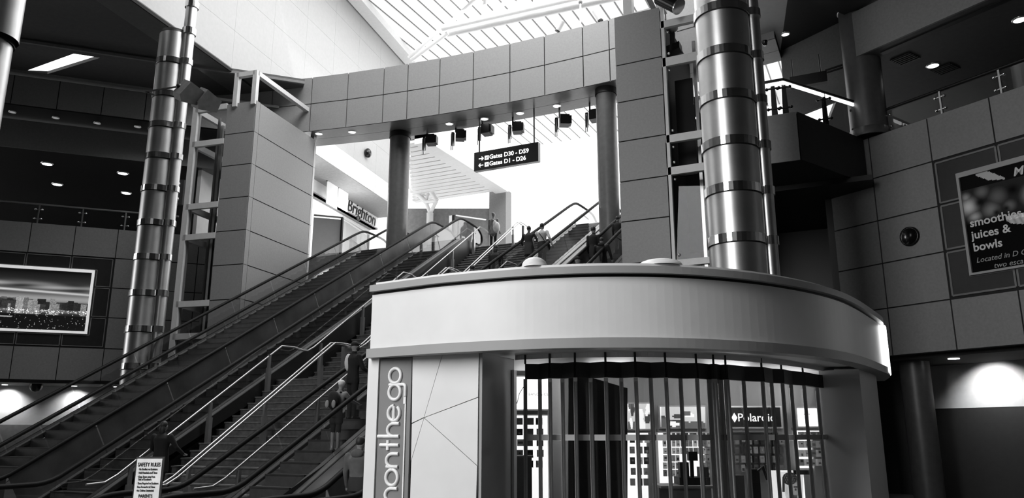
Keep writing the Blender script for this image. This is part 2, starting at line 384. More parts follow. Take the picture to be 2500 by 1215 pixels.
# atrium roof over the camera
struct(MB().box(-45, 25, -24, 24, 28.2, 28.6).build('ceiling', 'ceiling_dark'))

struct(MB().box(-8.5, 25, -24, 22.3, 19.2, 19.5).build('ceiling', 'ceiling_dark'))  # unseen slab, added and sized to shade the right wall
# ---- curved bridge between the towers --------------------------------------------------------------------------------
BZ0, BZ1, BZM = 15.62, 18.36, 17.0
bpts = [PZ(a, b, BZ0) for a, b in ((660, 331), (757, 322), (842, 310), (928, 297), (988, 289), (1073, 281), (1158, 269), (1246, 251), (1333, 236), (1424, 212), (1488, 196))]
bx = np.array([p[0] for p in bpts]); co = np.polyfit(bx, [p[1] for p in bpts], 2)
def by(x): return float(np.polyval(co, x))
bxs = list(bx)+[-6.4, -4.4, -2.4]
bxs = [bxs[0]-3.6, bxs[0]-1.8]+bxs
bridge = struct(MB().prism([V(x, by(x)+.06, BZ0+.06) for x in bxs]+[V(x, by(x)+1.9, BZ0+.06) for x in bxs[::-1]], UP*(BZ1-BZ0-.1)).build('wall_bridge', 'joint'))
for x0, x1_ in zip(bxs[:-1], bxs[1:]):
    p0, p1 = V(x0, by(x0), 0), V(x1_, by(x1_), 0); d = unit(p1-p0); L = np.linalg.norm(p1-p0); nn = V(d[1], -d[0], 0)
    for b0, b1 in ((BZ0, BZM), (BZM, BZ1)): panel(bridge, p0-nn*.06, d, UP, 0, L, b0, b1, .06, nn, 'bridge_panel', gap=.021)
    q0, q1_ = p0+V(0, .02, 0), p1+V(0, .02, 0)
    for d0, d1 in ((.0, .95), (.97, 1.85)):
        MB().prism([q0+V(0, d0, BZ0), q1_+V(0, d0, BZ0), q1_+V(0, d1, BZ0), q0+V(0, d1, BZ0)], UP*.05).build('soffit_panel', 'soffit', bridge)
# return of the bridge at its left end
MB().prism([V(bxs[0], by(bxs[0]), BZ0), V(bxs[0], by(bxs[0])+1.9, BZ0), V(bxs[0], by(bxs[0])+1.9, BZ1), V(bxs[0], by(bxs[0]), BZ1)], (-.05, 0, 0)).build('panel', 'bridge_panel', bridge)

# ---- left glass lift tower ---------------------------------------------------------------------------------------------
ZT = [3.0, 4.3, 5.7, 7.1, 8.5, 9.91, 11.3, 12.7, 14.1, 15.48]
TC = V(-22.6, float(PX(600, 560, -22.6)[1]), 0); TR = unit((-.151, .9885, 0)); TL = unit((-.9885, -.151, 0))
NTF = unit((.151, -.9885, 0)); NTR = unit((.9885, -.151, 0))
def tower_left():
    t = thing('lift_tower', 'left panelled lift tower with a white tube frame beside the first escalator', 'tower', TC, 'lift towers')
    t['group'] = 'lift towers'
    LR, LF = 4.78, 1.42
    MB().prism([TC+NTF*-.03+NTR*-.03, TC+TR*LR+NTR*-.03, TC+TR*LR+TL*.6, TC+TL*LF+TR*.6, TC+TL*LF+NTF*-.03], UP*15.46).build('core', 'joint', t)
    zs = [0, 1.5]+ZT
    for b0, b1 in zip(zs[:-1], zs[1:]):
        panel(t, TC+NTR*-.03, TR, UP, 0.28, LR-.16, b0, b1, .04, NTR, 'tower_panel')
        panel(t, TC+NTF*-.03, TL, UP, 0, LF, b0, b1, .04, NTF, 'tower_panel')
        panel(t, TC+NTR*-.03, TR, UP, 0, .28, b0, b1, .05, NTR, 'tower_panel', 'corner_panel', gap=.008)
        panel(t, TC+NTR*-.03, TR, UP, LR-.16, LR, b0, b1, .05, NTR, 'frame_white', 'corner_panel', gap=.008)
    # top frame
    zt = 16.72; w_ = .2
    c0, c1, c2, c3 = TC+TL*.1, TC+TR*(LR-.1)+TL*.1, TC+TR*(LR-.1)+TL*1.2, TC+TL*1.0
    for a_, b_ in ((c0, c1), (c0, c3), (c1, c2)): MB().bar(a_+UP*zt, b_+UP*zt, w_, w_).build('frame_rail', 'frame_white', t)
    for a_ in (c0, c1, c2, c3): MB().bar(a_+UP*15.3, a_+UP*(zt+.1), w_, w_, up=TR).build('frame_post', 'frame_white', t)
    # lift shaft frame
    p0 = TC+TL*2.98
    for d_ in (0, 2.6): MB().bar(p0+TR*(d_+.1), p0+TR*(d_+.1)+UP*15.55, .26, .26, up=TR).build('frame_post', 'frame_white', t)
    for z_ in (15.4, 13.84, 11.09, 9.78, 7.01, 5.71, 3.0):
        MB().bar(TC+TL*LF+UP*z_+TR*.05, p0+UP*z_+TR*.05, .16, .24).build('frame_rail', 'frame_white', t)
        MB().bar(p0+UP*z_, p0+TR*2.7+UP*z_, .16, .24).build('frame_rail', 'frame_white', t)
    for z0, z1 in ((13.96, 15.28), (11.21, 13.72), (9.9, 10.97), (7.13, 9.66), (5.83, 6.89), (3.1, 5.6)):
        gp = MB().prism([TC+TL*LF+TR*.08+UP*z0, p0+TR*.08+UP*z0, p0+TR*.08+UP*z1, TC+TL*LF+TR*.08+UP*z1], TR*.02).build('glass_panel', 'glass_tower', t)
    MB().bar(TC+TL*2.2+TR*.6, TC+TL*2.2+TR*.6+UP*15.2, .09, .09, up=TR).build('guide_rail', 'steel', t)
    MB().bar(TC+TL*2.65+TR*1.4, TC+TL*2.65+TR*1.4+UP*15.2, .12, .12, up=TR).build('guide_rail', 'aluminium', t)
    MB().prism([TC+TL*1.45+TR*2.4, TC+TL*2.9+TR*2.4, TC+TL*2.9+TR*2.6, TC+TL*1.45+TR*2.6], UP*13.6).build('shaft_wall', 'black', t)
    for a_, z_ in ((2.2, 12.9), (2.0, 12.3), (2.6, 11.9), (2.35, 11.5), (1.8, 11.6)):
        MB().ball(TC+TL*a_+TR*2.3+UP*z_, .035, .035, .02, 6).build('lamp', 'lamp', t)
    for a_ in (2.3, 2.75): MB().bar(TC+TL*a_+TR*2.3+UP*14.0, TC+TL*a_+TR*2.3+UP*15.3, .16, .16, up=TR).build('frame_post', 'frame_white', t)
    MB().bar(TC+TL*3.0+TR*2.3+UP*15.05, TC+TL*1.5+TR*2.3+UP*15.05, .16, .16).build('frame_rail', 'frame_white', t)
    return t
tower_left()
YT = 23.2; KT = 1.158
def tower_right():
    xl, xm, xr = -7.2, -5.62, -4.3
    t = thing('lift_tower', 'right panelled lift tower in front of the upper escalators, glass shaft on its right side', 'tower', (xl, YT, 0), 'lift towers')
    MB().box(xl+.03, xm-.03, YT+.03, YT+4.5, 0, 15.75).build('core', 'joint', t)
    zs = [0, 1.6, 3.0, 4.35, 5.75, 7.15, 8.53, 9.87, 11.25, 12.63, 13.97, 15.78]
    def xe(z): return xm
    for b0, b1 in zip(zs[:-1], zs[1:]):
        panel(t, V(xl, YT+.03, 0), V(1, 0, 0), UP, 0, xm-xl, b0, b1, .04, V(0, -1, 0), 'tower_panel')
        panel(t, V(xl+.03, YT, 0), V(0, 1, 0), UP, 0.02, 4.5, b0, b1, .04, V(-1, 0, 0), 'tower_panel')
    for x_ in (xm+.07, xr): MB().bar((x_, YT+.05, 0), (x_, YT+.05, 17.2 if x_ < -5 else 15.4), .1, .16, up=(0, 1, 0)).build('frame_post', 'frame_white', t)
    MB().bar((xr, YT+2.6, 0), (xr, YT+2.6, 15.4), .16, .16, up=(0, 1, 0)).build('frame_post', 'frame_white', t)
    for z_, h_ in ((15.1, .25), (13.74, .3), (11.08, .25), (10.0, .25), (7.03, .2), (5.6, .25), (3.0, .25)):
        MB().bar((xm, YT+.05, z_), (xr, YT+.05, z_), .16, h_).build('frame_rail', 'frame_white', t)
        MB().bar((xr, YT, z_), (xr, YT+2.7, z_), .16, h_).build('frame_rail', 'frame_white', t)
    for z0, z1 in ((13.9, 14.95), (11.22, 13.58), (10.15, 10.94), (7.15, 9.86), (5.75, 6.9), (3.2, 5.4)):
        MB().box(xm+.13, xr-.08, YT+.05, YT+.07, z0, z1).build('glass_panel', 'glass_tower', t)
        for sx in (.09, 1.1):
            for z_ in (z0+.14, z1-.14): MB().ball((xm+.13+sx, YT+.03, z_), .045, .03, .045, 6).build('glass_clamp', 'steel', t)
    MB().box(xm+.1, xm+.7, YT+1.2, YT+1.3, 10.2, 13.6).build('lift_car_wall', 'black', t)
    MB().box(xm-.3, xr+.55, YT+2.75, YT+2.85, 7.95, 13.6).build('shaft_wall', 'dark', t)
    MB().bar((xm+.85, YT+1.0, 3), (xm+.85, YT+1.0, 14.8), .1, .1, up=(0, 1, 0)).build('guide_rail', 'steel', t)
    for x_, z_ in ((-4.72, 13.2), (-5.05, 12.6), (-4.85, 12.2), (-4.6, 11.8), (-5.0, 11.85)):
        MB().ball((x_, YT+2.3, z_), .06, .04, .06, 6).build('lamp', 'lamp', t)
    # frame on the roof of the tower
    for x_, y_ in ((xl+.45, YT+.25), (xm, YT+.25)): MB().bar((x_, y_, 15.7), (x_, y_, 18.6), .3, .3, up=(0, 1, 0)).build('frame_post', 'frame_white', t)
    MB().bar((xl+.55, YT+.3, 18.2), (xm-.3, YT+2.9, 15.8), .2, .16).build('frame_brace', 'aluminium', t)
    MB().bar((xl+.45, YT+.25, 18.5), (xm, YT+.25, 18.5), .3, .3).build('frame_rail', 'frame_white', t)
    return t
tower_right()

# ---- right ring wall ------------------------------------------------------------------------------------------------
Bq = V(.04, 25.41, 0); UR = unit((.852, -.524, 0)); NR = unit((-.524, -.852, 0))
def RW(u, z, off=0.0): return Bq+UR*u+NR*off+UP*z
def RP(px, py, off=0.0):
    q = PP(px, py, Bq+NR*off, NR); return (q-Bq)@UR, q[2]
R0, R1 = -1.3, 8.5
wall_r = struct(MB().prism([RW(R0, 4.15, -.4), RW(R1, 4.15, -.4), RW(R1, 10.88, -.4), RW(R0, 10.88, -.4)], NR*.37).build('wall_right', 'joint'))
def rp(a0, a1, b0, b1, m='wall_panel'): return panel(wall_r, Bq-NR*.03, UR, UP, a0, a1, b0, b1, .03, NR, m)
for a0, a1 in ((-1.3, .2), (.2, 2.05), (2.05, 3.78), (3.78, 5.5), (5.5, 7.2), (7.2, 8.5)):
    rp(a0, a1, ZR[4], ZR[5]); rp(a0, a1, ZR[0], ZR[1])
for b0, b1 in zip(ZR[1:4], ZR[2:5]):
    rp(-1.3, .2, b0, b1); rp(.2, 2.05, b0, b1)
for poly in ([(2.12, 9.48), (2.12, 8.3), (2.66, 8.3), (2.66, 8.98), (3.75, 8.98), (3.75, 9.48)], [(3.83, 8.98), (5.4, 8.98), (5.4, 9.48), (3.83, 9.48)],
             [(2.12, 6.95), (2.66, 6.95), (2.66, 8.2), (2.12, 8.2)], [(2.12, 6.85), (2.66, 6.85), (2.66, 6.1), (3.75, 6.1), (3.75, 5.64), (2.12, 5.64)],
             [(3.83, 5.64), (5.4, 5.64), (5.4, 6.1), (3.83, 6.1)], [(5.48, 5.64), (7.1, 5.64), (7.1, 6.1), (5.48, 6.1)], [(5.48, 8.98), (7.1, 8.98), (7.1, 9.48), (5.48, 9.48)]):
    MB().prism([RW(u, z, -.03) for u, z in poly], NR*.012).build('tile', 'dark_tile', wall_r)
    e = MB(); k = len(poly)
    for i in range(k): e.bar(RW(*poly[i], -.012), RW(*poly[(i+1) % k], -.012), .05, .02, up=NR)
    e.build('tile_rim', 'tile_edge', wall_r)
o = MB().lathe((0, 0, 0), [(0, .0), (.2, .0), (.22, .05), (.26, .06), (.28, .0)], 24, mi=0)
pc = RW(1.14, 7.53, 0.0)
me = MB(); ring_ = [(0.0, .02), (.2, .02), (.23, .07), (.28, .07), (.29, .0)]
vs = []; n_ = 24
for r, h in ring_:
    for j in range(n_): t = 2*math.pi*j/n_; vs.append(pc+UR*r*math.cos(t)+UP*r*math.sin(t)+NR*h)
me.add(vs, [[i*n_+j, i*n_+(j+1) % n_, (i+1)*n_+(j+1) % n_, (i+1)*n_+j] for i in range(4) for j in range(n_)], 0, True)
tag(me.build('wall_speaker', 'black_gloss', base=pc), 'round dark loudspeaker set in the right wall left of the smoothie billboard', 'speaker')
# soffit, lit niche under it
struct(MB().prism([RW(-6, 4.05, -.4), RW(R1, 4.05, -.4), RW(R1, 4.05, -6), RW(-6, 4.05, -6)], UP*.1).build('ceiling', 'dark'))
struct(MB().prism([RW(-.87, 2.72, -3.3), RW(R1, 2.72, -3.3), RW(R1, 4.05, -3.3), RW(-.87, 4.05, -3.3)], -NR*.2).build('wall_niche', 'offwhite'))
struct(MB().prism([RW(-.87, 0, -3.25), RW(R1, 0, -3.25), RW(R1, 2.72, -3.25), RW(-.87, 2.72, -3.25)], -NR*.25).build('wall_dado', 'dark'))
struct(MB().prism([RW(-6, 0, -5), RW(-.85, 0, -5), RW(-.85, 4.05, -5), RW(-6, 4.05, -5)], -NR*.2).build('wall_dado', 'dark'))
spot('niche_lamp', RW(1.35, 4.02, -2.3), RW(1.35, 2.8, -3.3), 230, math.radians(110), .9, .04)
o = MB().lathe(RW(1.3, 4.03, -1.2), [(0, .01), (.12, .01), (.15, 0), (.15, .02)], 14).build('downlight', 'lamp', base=RW(1.3, 4.03, -1.2))
tag(o, 'flush round lamp under the right wall, over the bright patch', 'lamp')
tag(MB().lathe(RW(.05, 0, -1.3), [(.42, 0), (.42, 4.05)], 24).build('round_column', 'column_grey', base=RW(.05, 0, -1.3)), 'grey round column under the right wall behind the kiosk', 'column')
# gallery above the right wall
struct(MB().prism([RW(-2, Z2, -.4), RW(R1, Z2, -.4), RW(R1, Z2, -12), RW(-2, Z2, -12)], -UP*.3).build('floor', 'floor_stone'))
struct(MB().prism([RW(-.1, 13.5, .3), RW(R1+3, 13.5, .3), RW(R1+3, 13.5, -12), RW(-11.5, 13.5, -12), RW(-2.2, 13.5, -2.2), RW(-.1, 13.5, -1.5)], UP*.2).build('ceiling', 'ceiling_dark'))
struct(MB().prism([RW(-11.5, Z2, -12), RW(R1+3, Z2, -12), RW(R1+3, 13.7, -12), RW(-11.5, 13.7, -12)], -NR*.2).build('wall_gallery', 'dark'))
struct(MB().prism([RW(.25, 13.49, .3), RW(R1+3, 13.49, .3), RW(R1+3, 15.0, .3), RW(.25, 15.0, .3)], NR*.08).build('trim_6', 'wall_panel'))
struct(MB().prism([RW(.1, 15.05, .2), RW(R1+3, 15.05, .2), RW(R1+3, 15.05, 2.2), RW(.1, 15.05, 2.2)], UP*.1).build('ceiling', 'dark'))
struct(MB().prism([RW(.1, 15.05, 2.1), RW(R1+3, 15.05, 2.1), RW(R1+3, 19, 2.1), RW(.1, 19, 2.1)], NR*.1).build('wall_upper_right', 'dark'))
struct(MB().prism([RW(.9, 13.47, -.0), RW(R1+3, 13.47, 0), RW(R1+3, 13.47, -.2), RW(.9, 13.47, -.2)], UP*.05).build('trim_7', 'black'))
# ---- balcony from the right tower
BALC = [(-4.0, 22.25), (-1.62, 22.28), (.02, 25.4), (.02, 27.5), (-4.0, 27.5)]
balc = struct(MB().prism([V(x, y, 9.47) for x, y in BALC], UP*1.41).build('floor', 'joint')); balc['label'] = 'slab of the balcony between the right tower and the right wall'
MB().prism([(-2.45, 22.22, 9.45), (-1.6, 22.24, 9.45), (-1.6, 22.24, 10.9), (-2.45, 22.22, 10.9)], (0, -.03, 0)).build('panel', 'tower_panel', balc)
MB().prism([(-4.0, 22.2, 9.45), (-2.48, 22.22, 9.45), (-2.48, 22.22, 10.9), (-4.0, 22.2, 10.9)], (0, -.03, 0)).build('panel', 'tower_panel', balc)
MB().prism([(-1.59, 22.24, 9.45), (.03, 25.36, 9.45), (.03, 25.36, 10.9), (-1.59, 22.24, 10.9)], unit((.89, -.46, 0))*.03).build('panel', 'dark', balc)
# undercroft behind right column, its shade painted black on closing walls and ceiling
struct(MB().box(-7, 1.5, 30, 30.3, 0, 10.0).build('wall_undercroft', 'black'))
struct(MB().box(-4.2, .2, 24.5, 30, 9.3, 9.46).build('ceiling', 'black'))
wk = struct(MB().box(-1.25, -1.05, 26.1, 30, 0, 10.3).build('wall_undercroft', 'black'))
# behind the balcony: one pale soffit, its shaded part painted dark, grey wall under its far edge
f1, f2 = PP(1905, 125, Bq+NR*-1.3, NR), PP(2075, 56, Bq+NR*-1.3, NR); ZB = f1[2]; f2[2] = ZB; f0 = PZ(1838, 148, ZB); n0, n1, n2 = PZ(1838, -90, ZB), PZ(1935, -90, ZB), PZ(2075, -90, ZB)
struct(MB().prism([f0-V(1.5, .3, 0), f0, f1, n1, n0-V(1.5, .3, 0)], UP*.2).build('ceiling', 'offwhite'))
struct(MB().prism([f1, f2, n2, n1], UP*.2).build('ceiling', 'dark'))
wd_ = unit(f2-f1); wb = PP(1905, 300, f1, np.cross(wd_, UP))[2]
struct(MB().prism([f1-UP*(ZB-wb), f2-UP*(ZB-wb), f2, f1], np.cross(UP, wd_)*.12).build('wall_balcony', 'wall_panel'))
v0, v1 = PP(2016, 172, f1, np.cross(wd_, UP)), PP(2057, 160, f1, np.cross(wd_, UP))
for dz in (0, -.1): MB().bar(v0+UP*dz-np.cross(UP, wd_)*.02, v1+UP*(dz+.02)-np.cross(UP, wd_)*.02, .04, .05).build('vent_slot', 'black', bpy.data.objects[-1] if False else balc)
# ---- upper hall beyond the bridge --------------------------------------------------------------------------------------
hw = struct(MB().prism([V(-21.5, 43.2, Z2), V(-21.5, 43.2, Z2)-cr*6.6, V(-21.5, 43.2, Z2)-cr*6.6+ch*.3, V(-21.5, 43.2, Z2)+ch*.3], UP*5.75).build('wall_hall', 'mid'))
struct(MB().box(-22.05, -20.85, 42.8, 43.6, Z2, 17.2).build('pillar', 'wall_panel'))
# low ceiling of planks on the left of the hall, its pale edge beam running along the hall
e0 = PZ(1236, 463, 17.0); XE = float(e0[0]); YE = float(e0[1])
pl = struct(MB().prism([(XE-1.2, 33, 17.25), (XE-.1, 33, 17.25), (XE-.1, YE, 17.25), (XE-6.9, YE, 17.25)], (0, 0, .25)).build('ceiling', 'mid'))
y_ = 33.0
while y_ < YE-.3:
    MB().box(XE-1.4-5.6*(y_-33)/(YE-33), XE-.9, y_, y_+.5, 17.05, 17.2).build('plank', 'white_paint', pl); y_ += .6
struct(MB().box(XE-.9, XE, 33, YE+.3, 16.95, 18.4).build('beam', 'white_paint'))
# white storefront wall side, roof sheets
ROOFZ = 27.8
roof = struct(MB().box(-34, -4, 29.2, 29.5, ROOFZ, ROOFZ+.3).build('roof', 'white_paint'))
x_ = -29.0
while x_ < -3:
    MB().box(x_, x_+.78, 29.5, 62, ROOFZ, ROOFZ+.05).build('roof_plank', 'roof_sheet', roof)
    MB().box(x_+.79, x_+.89, 29.5, 62, ROOFZ+.02, ROOFZ+.1).build('roof_joint', 'mid', roof)
    x_ += .9
struct(MB().prism([BW(-2, 27.3, .1), BW(17, 27.3, .1), BW(17, 27.3, .9), BW(-2, 27.3, .9)], UP*.5).build('beam', 'white_paint'))
struct(MB().box(-34, -7.3, 31.7, 32.0, 0, Z2-.6).build('wall_under_stairs', 'dark'))
# ================================================================= ESCALATORS
SL = math.tan(math.radians(29.3)); YB, YT_ = 10.8, 29.45
def zrail(y):
    return .95+SL*(min(max(y, YB), YT_)-YB)
def escal(label, xl, xr, solid=(False, False), sm_='solid_panel'):
    """xl, xr = (x at the foot, x at the head) of the left and right handrail"""
    t = thing('escalator', label, 'escalator', ((xl[0]+xr[0])/2, YB, 0), 'escalators')
    def X(s, y): a = xl if s == 0 else xr; return a[0]+(a[1]-a[0])*(y-YB)/(YT_-YB)
    zt = zrail(YT_)
    prof = [(9.55, .12), (9.2, .14), (8.95, .3), (8.92, .62), (9.1, .88), (9.5, .95), (10.1, .95), (10.8, .96), (11.4, zrail(11.4)), (12.2, zrail(12.2)),
            (28.2, zrail(28.2)), (29.0, zrail(29.0)), (29.55, zt+.0), (30.2, zt+.02), (31.0, zt), (31.5, zt-.06), (31.85, zt-.3), (31.85, zt-.62), (31.6, zt-.8), (31.2, zt-.82)]
    sp = smooth_path([V(0, y, z) for y, z in prof], 2)
    for s in (0, 1):
        MB().tube([V(X(s, p[1]), p[1], p[2]) for p in sp], .055, 7).build('handrail', 'rubber', t)
        # balustrade panels, joints square to the slope
        cuts = [9.05]+[11.0+2.03*k for k in range(10)]+[31.7]
        for a_, b_ in zip(cuts[:-1], cuts[1:]):
            k = 5; tops = []; bots = []
            for i in range(k+1):
                y = a_+.02+(b_-a_-.04)*i/k; tops.append(V(X(s, y), y, zrail(y)-.045-(0.25*max(0, (9.35-y)/.3)) - (0.25*max(0, (y-31.4)/.3))))
                yb = y+(.42 if 11 < y < 29 else .0); bots.append(V(X(s, yb), yb, zrail(yb)-.98))
            poly = tops+bots[::-1]
            MB().prism(poly, (.014, 0, 0)).build('solid_panel' if solid[s] else 'glass_panel', sm_ if solid[s] else 'glass', t)
        # deck bands and skirt
        sg = 1 if s == 0 else -1
        ys = [9.0, 10.2, 10.8, 29.45, 31.6]
        for (d0, d1, dz0, dz1, nm, mt_) in ((-.16, -.01, .0, -.06, 'outer_deck', 'deck'), (.01, .13, .0, -.06, 'inner_deck', 'deck'), (.12, .15, -.03, -.42, 'skirt', 'skirt'), (-.2, -.16, .02, -1.3, 'cladding', 'skirt')):
            m = MB(); vs = []
            for y in ys:
                zb = zrail(y)-.98
                for d, dz in ((d0, dz0), (d1, dz0), (d1, dz1), (d0, dz1)): vs.append((X(s, y)+sg*d, y, max(zb+dz, .005 if dz < -.05 else .02)))
            n = len(ys); fs = [[4*i+j, 4*i+(j+1) % 4, 4*i+4+(j+1) % 4, 4*i+4+j] for i in range(n-1) for j in range(4)]+[[0, 1, 2, 3], [4*n-1, 4*n-2, 4*n-3, 4*n-4]]
            m.add(vs, fs).build(nm, mt_, t)
    # steps
    rise, run = .2245, .4; y = 11.15; z = .02; ns = 46
    for k in range(ns):
        x0, x1 = X(0, y)+.15, X(1, y)-.15
        m = MB(); m.box(x0, x1, y, y+run+.02, z+rise-.03, z+rise, 0)
        m.box(x0, x1, y+.012, y+.03, z, z+rise-.03, 1); m.box(x0, x1, y-.004, y+.02, z+rise-.028, z+rise+.004, 2)
        m.build('step', ['step_metal', 'step_riser', 'dark'], t); y += run; z += rise
    MB().prism([(X(0, 9.0)+.15, 9.0, .0), (X(1, 9.0)-.15, 9.0, .0), (X(1, 11.15)-.15, 11.15, .0), (X(0, 11.15)+.15, 11.15, .0)], (0, 0, .02)).build('landing_plate', 'deck', t)
    MB().prism([(X(0, y)+.15, y, Z2-.02), (X(1, y)-.15, y, Z2-.02), (X(1, 31.6)-.15, 31.6, Z2-.02), (X(0, 31.6)+.15, 31.6, Z2-.02)], (0, 0, .03)).build('landing_plate', 'deck', t)
    # truss
    m = MB(); m.prism([(X(0, YB)+.0, 10.2, -.0), (X(0, YB), 11.4, 0.0), (X(0, YT_), YT_, Z2-.9), (X(0, YT_), 31.6, Z2-.6), (X(0, YT_), 31.6, Z2-1.6), (X(0, YT_), YT_, Z2-2.1), (X(0, YB), 14.0, .0)], (xr[0]-xl[0], 0, 0))
    m.build('truss', 'skirt', t)
    return t
E1 = ((-21.08, -21.95), (-19.3, -20.27)); E2 = ((-17.22, -18.1), (-15.58, -16.65))
E3 = ((-11.9, -11.12), (-10.58, -9.83)); E4 = ((-8.72, -8.05), (-7.85, -7.5))
escal('leftmost escalator, below the left lift tower, clear glass on both sides', *E1)
escal('second escalator from the left, solid grey panels on its left side', *E2, solid=(True, False))
escal('escalator right of the stairs, carrying the woman with a backpack and the couple', *E3)
escal('rightmost escalator, mostly hidden behind the kiosk and the right lift tower', *E4, solid=(True, False), sm_='deck')
def strip(name, xa, xb, dz, m_):   # sloping infill between escalators
    ys = [9.6, 10.8, 29.45, 31.6]; vs = []
    for y in ys:
        f = (y-YB)/(YT_-YB)
        for xx in (xa, xb): vs.append((xx[0]+(xx[1]-xx[0])*f, y, max(zrail(y)-.98+dz, .01)))
    n = len(ys); m = MB(); m.add(vs+[(v[0], v[1], v[2]-.08) for v in vs], [[2*i, 2*i+1, 2*i+3, 2*i+2] for i in range(n-1)]+[[2*n+2*i+2, 2*n+2*i+3, 2*n+2*i+1, 2*n+2*i] for i in range(n-1)])
    return struct(m.build(name, m_))
strip('trim_8', (E1[1][0]+.2, E1[1][1]+.2), (E2[0][0]-.2, E2[0][1]-.2), -.02, 'solid_panel')
strip('trim_9', (E3[1][0]+.2, E3[1][1]+.2), (E4[0][0]-.2, E4[0][1]-.2), -.02, 'solid_panel')

# ================================================================= STAIRS
def SX(y): f = (y-YB)/(YT_-YB); return E2[1][0]+.22+(E2[1][1]-E2[1][0])*f, E3[0][0]-.22+(E3[0][1]-E3[0][0])*f
stairs = thing('stairs', None, None, (-13.8, 11, 0), kind='structure'); stairs['label'] = 'broad stone stairs with two landings between the escalators'
FL = [(12.18, 17.38, 0.0), (18.88, 24.08, 3.45), (25.55, 30.9, 6.90)]
for (y0, y1, z0) in FL:
    n = 20; tr = (y1-y0)/(n-1); r = 3.45/n
    for k in range(n):
        y = y0+tr*k; ye = y+tr if k < n-1 else y+1.55
        xa, xb = SX(y); xc, xd = SX(ye); z = z0+r*(k+1)
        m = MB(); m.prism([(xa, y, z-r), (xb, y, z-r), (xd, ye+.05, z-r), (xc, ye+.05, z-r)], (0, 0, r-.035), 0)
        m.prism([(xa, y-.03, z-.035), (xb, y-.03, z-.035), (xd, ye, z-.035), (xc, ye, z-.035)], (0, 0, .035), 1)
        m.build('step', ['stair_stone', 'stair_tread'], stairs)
m = MB(); xa, xb = SX(12); xc, xd = SX(31)
m.add([(xa, 12.3, 0), (xb, 12.3, 0), (xd, 31, 0), (xc, 31, 0), (xc, 31, 10.1), (xd, 31, 10.1)], [[0, 1, 5, 4], [0, 4, 3], [1, 2, 5], [3, 4, 5, 2], [0, 3, 2, 1]])
m.build('stair_mass', 'dark', stairs)
def rails(label, fx, dbl, post_dx=0.0, group='stair handrails'):
    t = thing('stair_handrail', label, 'handrail', (fx(12), 12, 0), group)
    for (y0, y1, z0) in FL:
        s = 3.45/(y1-y0); h = .95
        pts = [(y0-.75, z0+h-.04), (y0-.3, z0+h-.02), (y0, z0+h+.12), (y1, z0+3.45+h), (y1+.55, z0+3.45+h+.02), (y1+.95, z0+3.45+h-.02)]
        for d in ((-.075, .075) if dbl else (0,)):
            MB().tube([V(fx(y)+d, y, z) for y, z in pts], .026, 6).build('rail', 'aluminium', t)
        for yy in (y0+.35, y0+2.6, y0+4.7):
            zf = z0+(yy-y0)*s; zz = zf+h+.06; x = fx(yy)
            p = MB(); p.box(x-.035, x+.035, yy-.035, yy+.035, zf+.1, zz-.02); pp_ = p.build('post', 'aluminium', t)
            MB().box(x-.055, x+.055, yy-.055, yy+.055, zf-.05, zf+.62).build('post_sleeve', 'aluminium', pp_)
        if dbl:
            for yy in (y1+.55, ):
                x = fx(yy); zf = z0+3.45
                MB().box(x-.06, x+.06, yy-.06, yy+.06, zf, zf+.9).build('post', 'aluminium', t)
    return t
rails('single steel handrail along the left edge of the stairs', lambda y: SX(y)[0]+.12, False)
rails('double steel handrail down the middle of the stairs', lambda y: -13.55-.045*(y-12), True)
rails('single steel handrail along the right edge of the stairs', lambda y: SX(y)[1]-.12, False)

# ================================================================= COLUMNS
def clad_column(label, c, r, z0, z1, bands, pipe_ang, pr):
    t = thing('clad_column', label, 'column', c, 'steel-clad round columns')
    zs = [z0]+list(bands)+[z1]
    for a, b in zip(zs[:-1], zs[1:]):
        MB().lathe(c, [(r, a+.01), (r, b-.01)], 40).build('cladding_panel', 'column_steel', t)
        px_, py_ = c[0]+(r+pr*.45)*math.cos(pipe_ang), c[1]+(r+pr*.45)*math.sin(pipe_ang)
        MB().lathe((px_, py_, c[2]), [(pr, a), (pr, b)], 20).build('side_pipe', 'column_steel', t)
    for z in bands:
        bd = MB().lathe(c, [(r, z-.1), (r+.035, z-.1), (r+.035, z+.1), (r, z+.1)], 40, smooth=False)
        bd.lathe((px_, py_, c[2]), [(pr, z-.1), (pr+.03, z-.1), (pr+.03, z+.1), (pr, z+.1)], 20, smooth=False).build('band', 'chrome', t)
        MB().lathe(c, [(r+.004, z-.125), (r+.006, z-.115), (r+.004, z-.1)], 40).build('shadow_gap', 'black', t)
    return t, (px_, py_)
# left column: axis seen at x=378 (y=500), 27 m ahead
DL = 27.0
pL = PD(383, 500, DL); cl = (pL[0], pL[1], 0)
def zcol(c, px, py): d = ray(px, py); k = (c[0]*d[0]+c[1]*d[1])/(d[0]**2+d[1]**2); return EYE[2]+d[2]*k
bl_ = [zcol(cl, x, y) for x, y in ((322, 895), (332, 805), (342, 718), (352, 631), (361, 548), (371, 465), (381, 387), (390, 312), (399, 238), (408, 157))]
rL = 37.5/F*DL
colL, pipeL = clad_column('tall steel-clad column with polished bands beside the leftmost escalator', cl, rL, 0, zcol(cl, 415, 88), bl_, math.atan2(cr[1], cr[0])-.35, .2)
zt_ = zcol(cl, 415, 88)
m = MB(); m.lathe(cl, [(rL-.02, zt_-.05), (rL-.02, zt_+.12), (0, zt_+.12)], 40); m.build('cap', 'black', colL)
MB().lathe((pipeL[0], pipeL[1], 0), [(.2, zt_), (.2, 24)], 20).build('side_pipe', 'column_steel', colL)
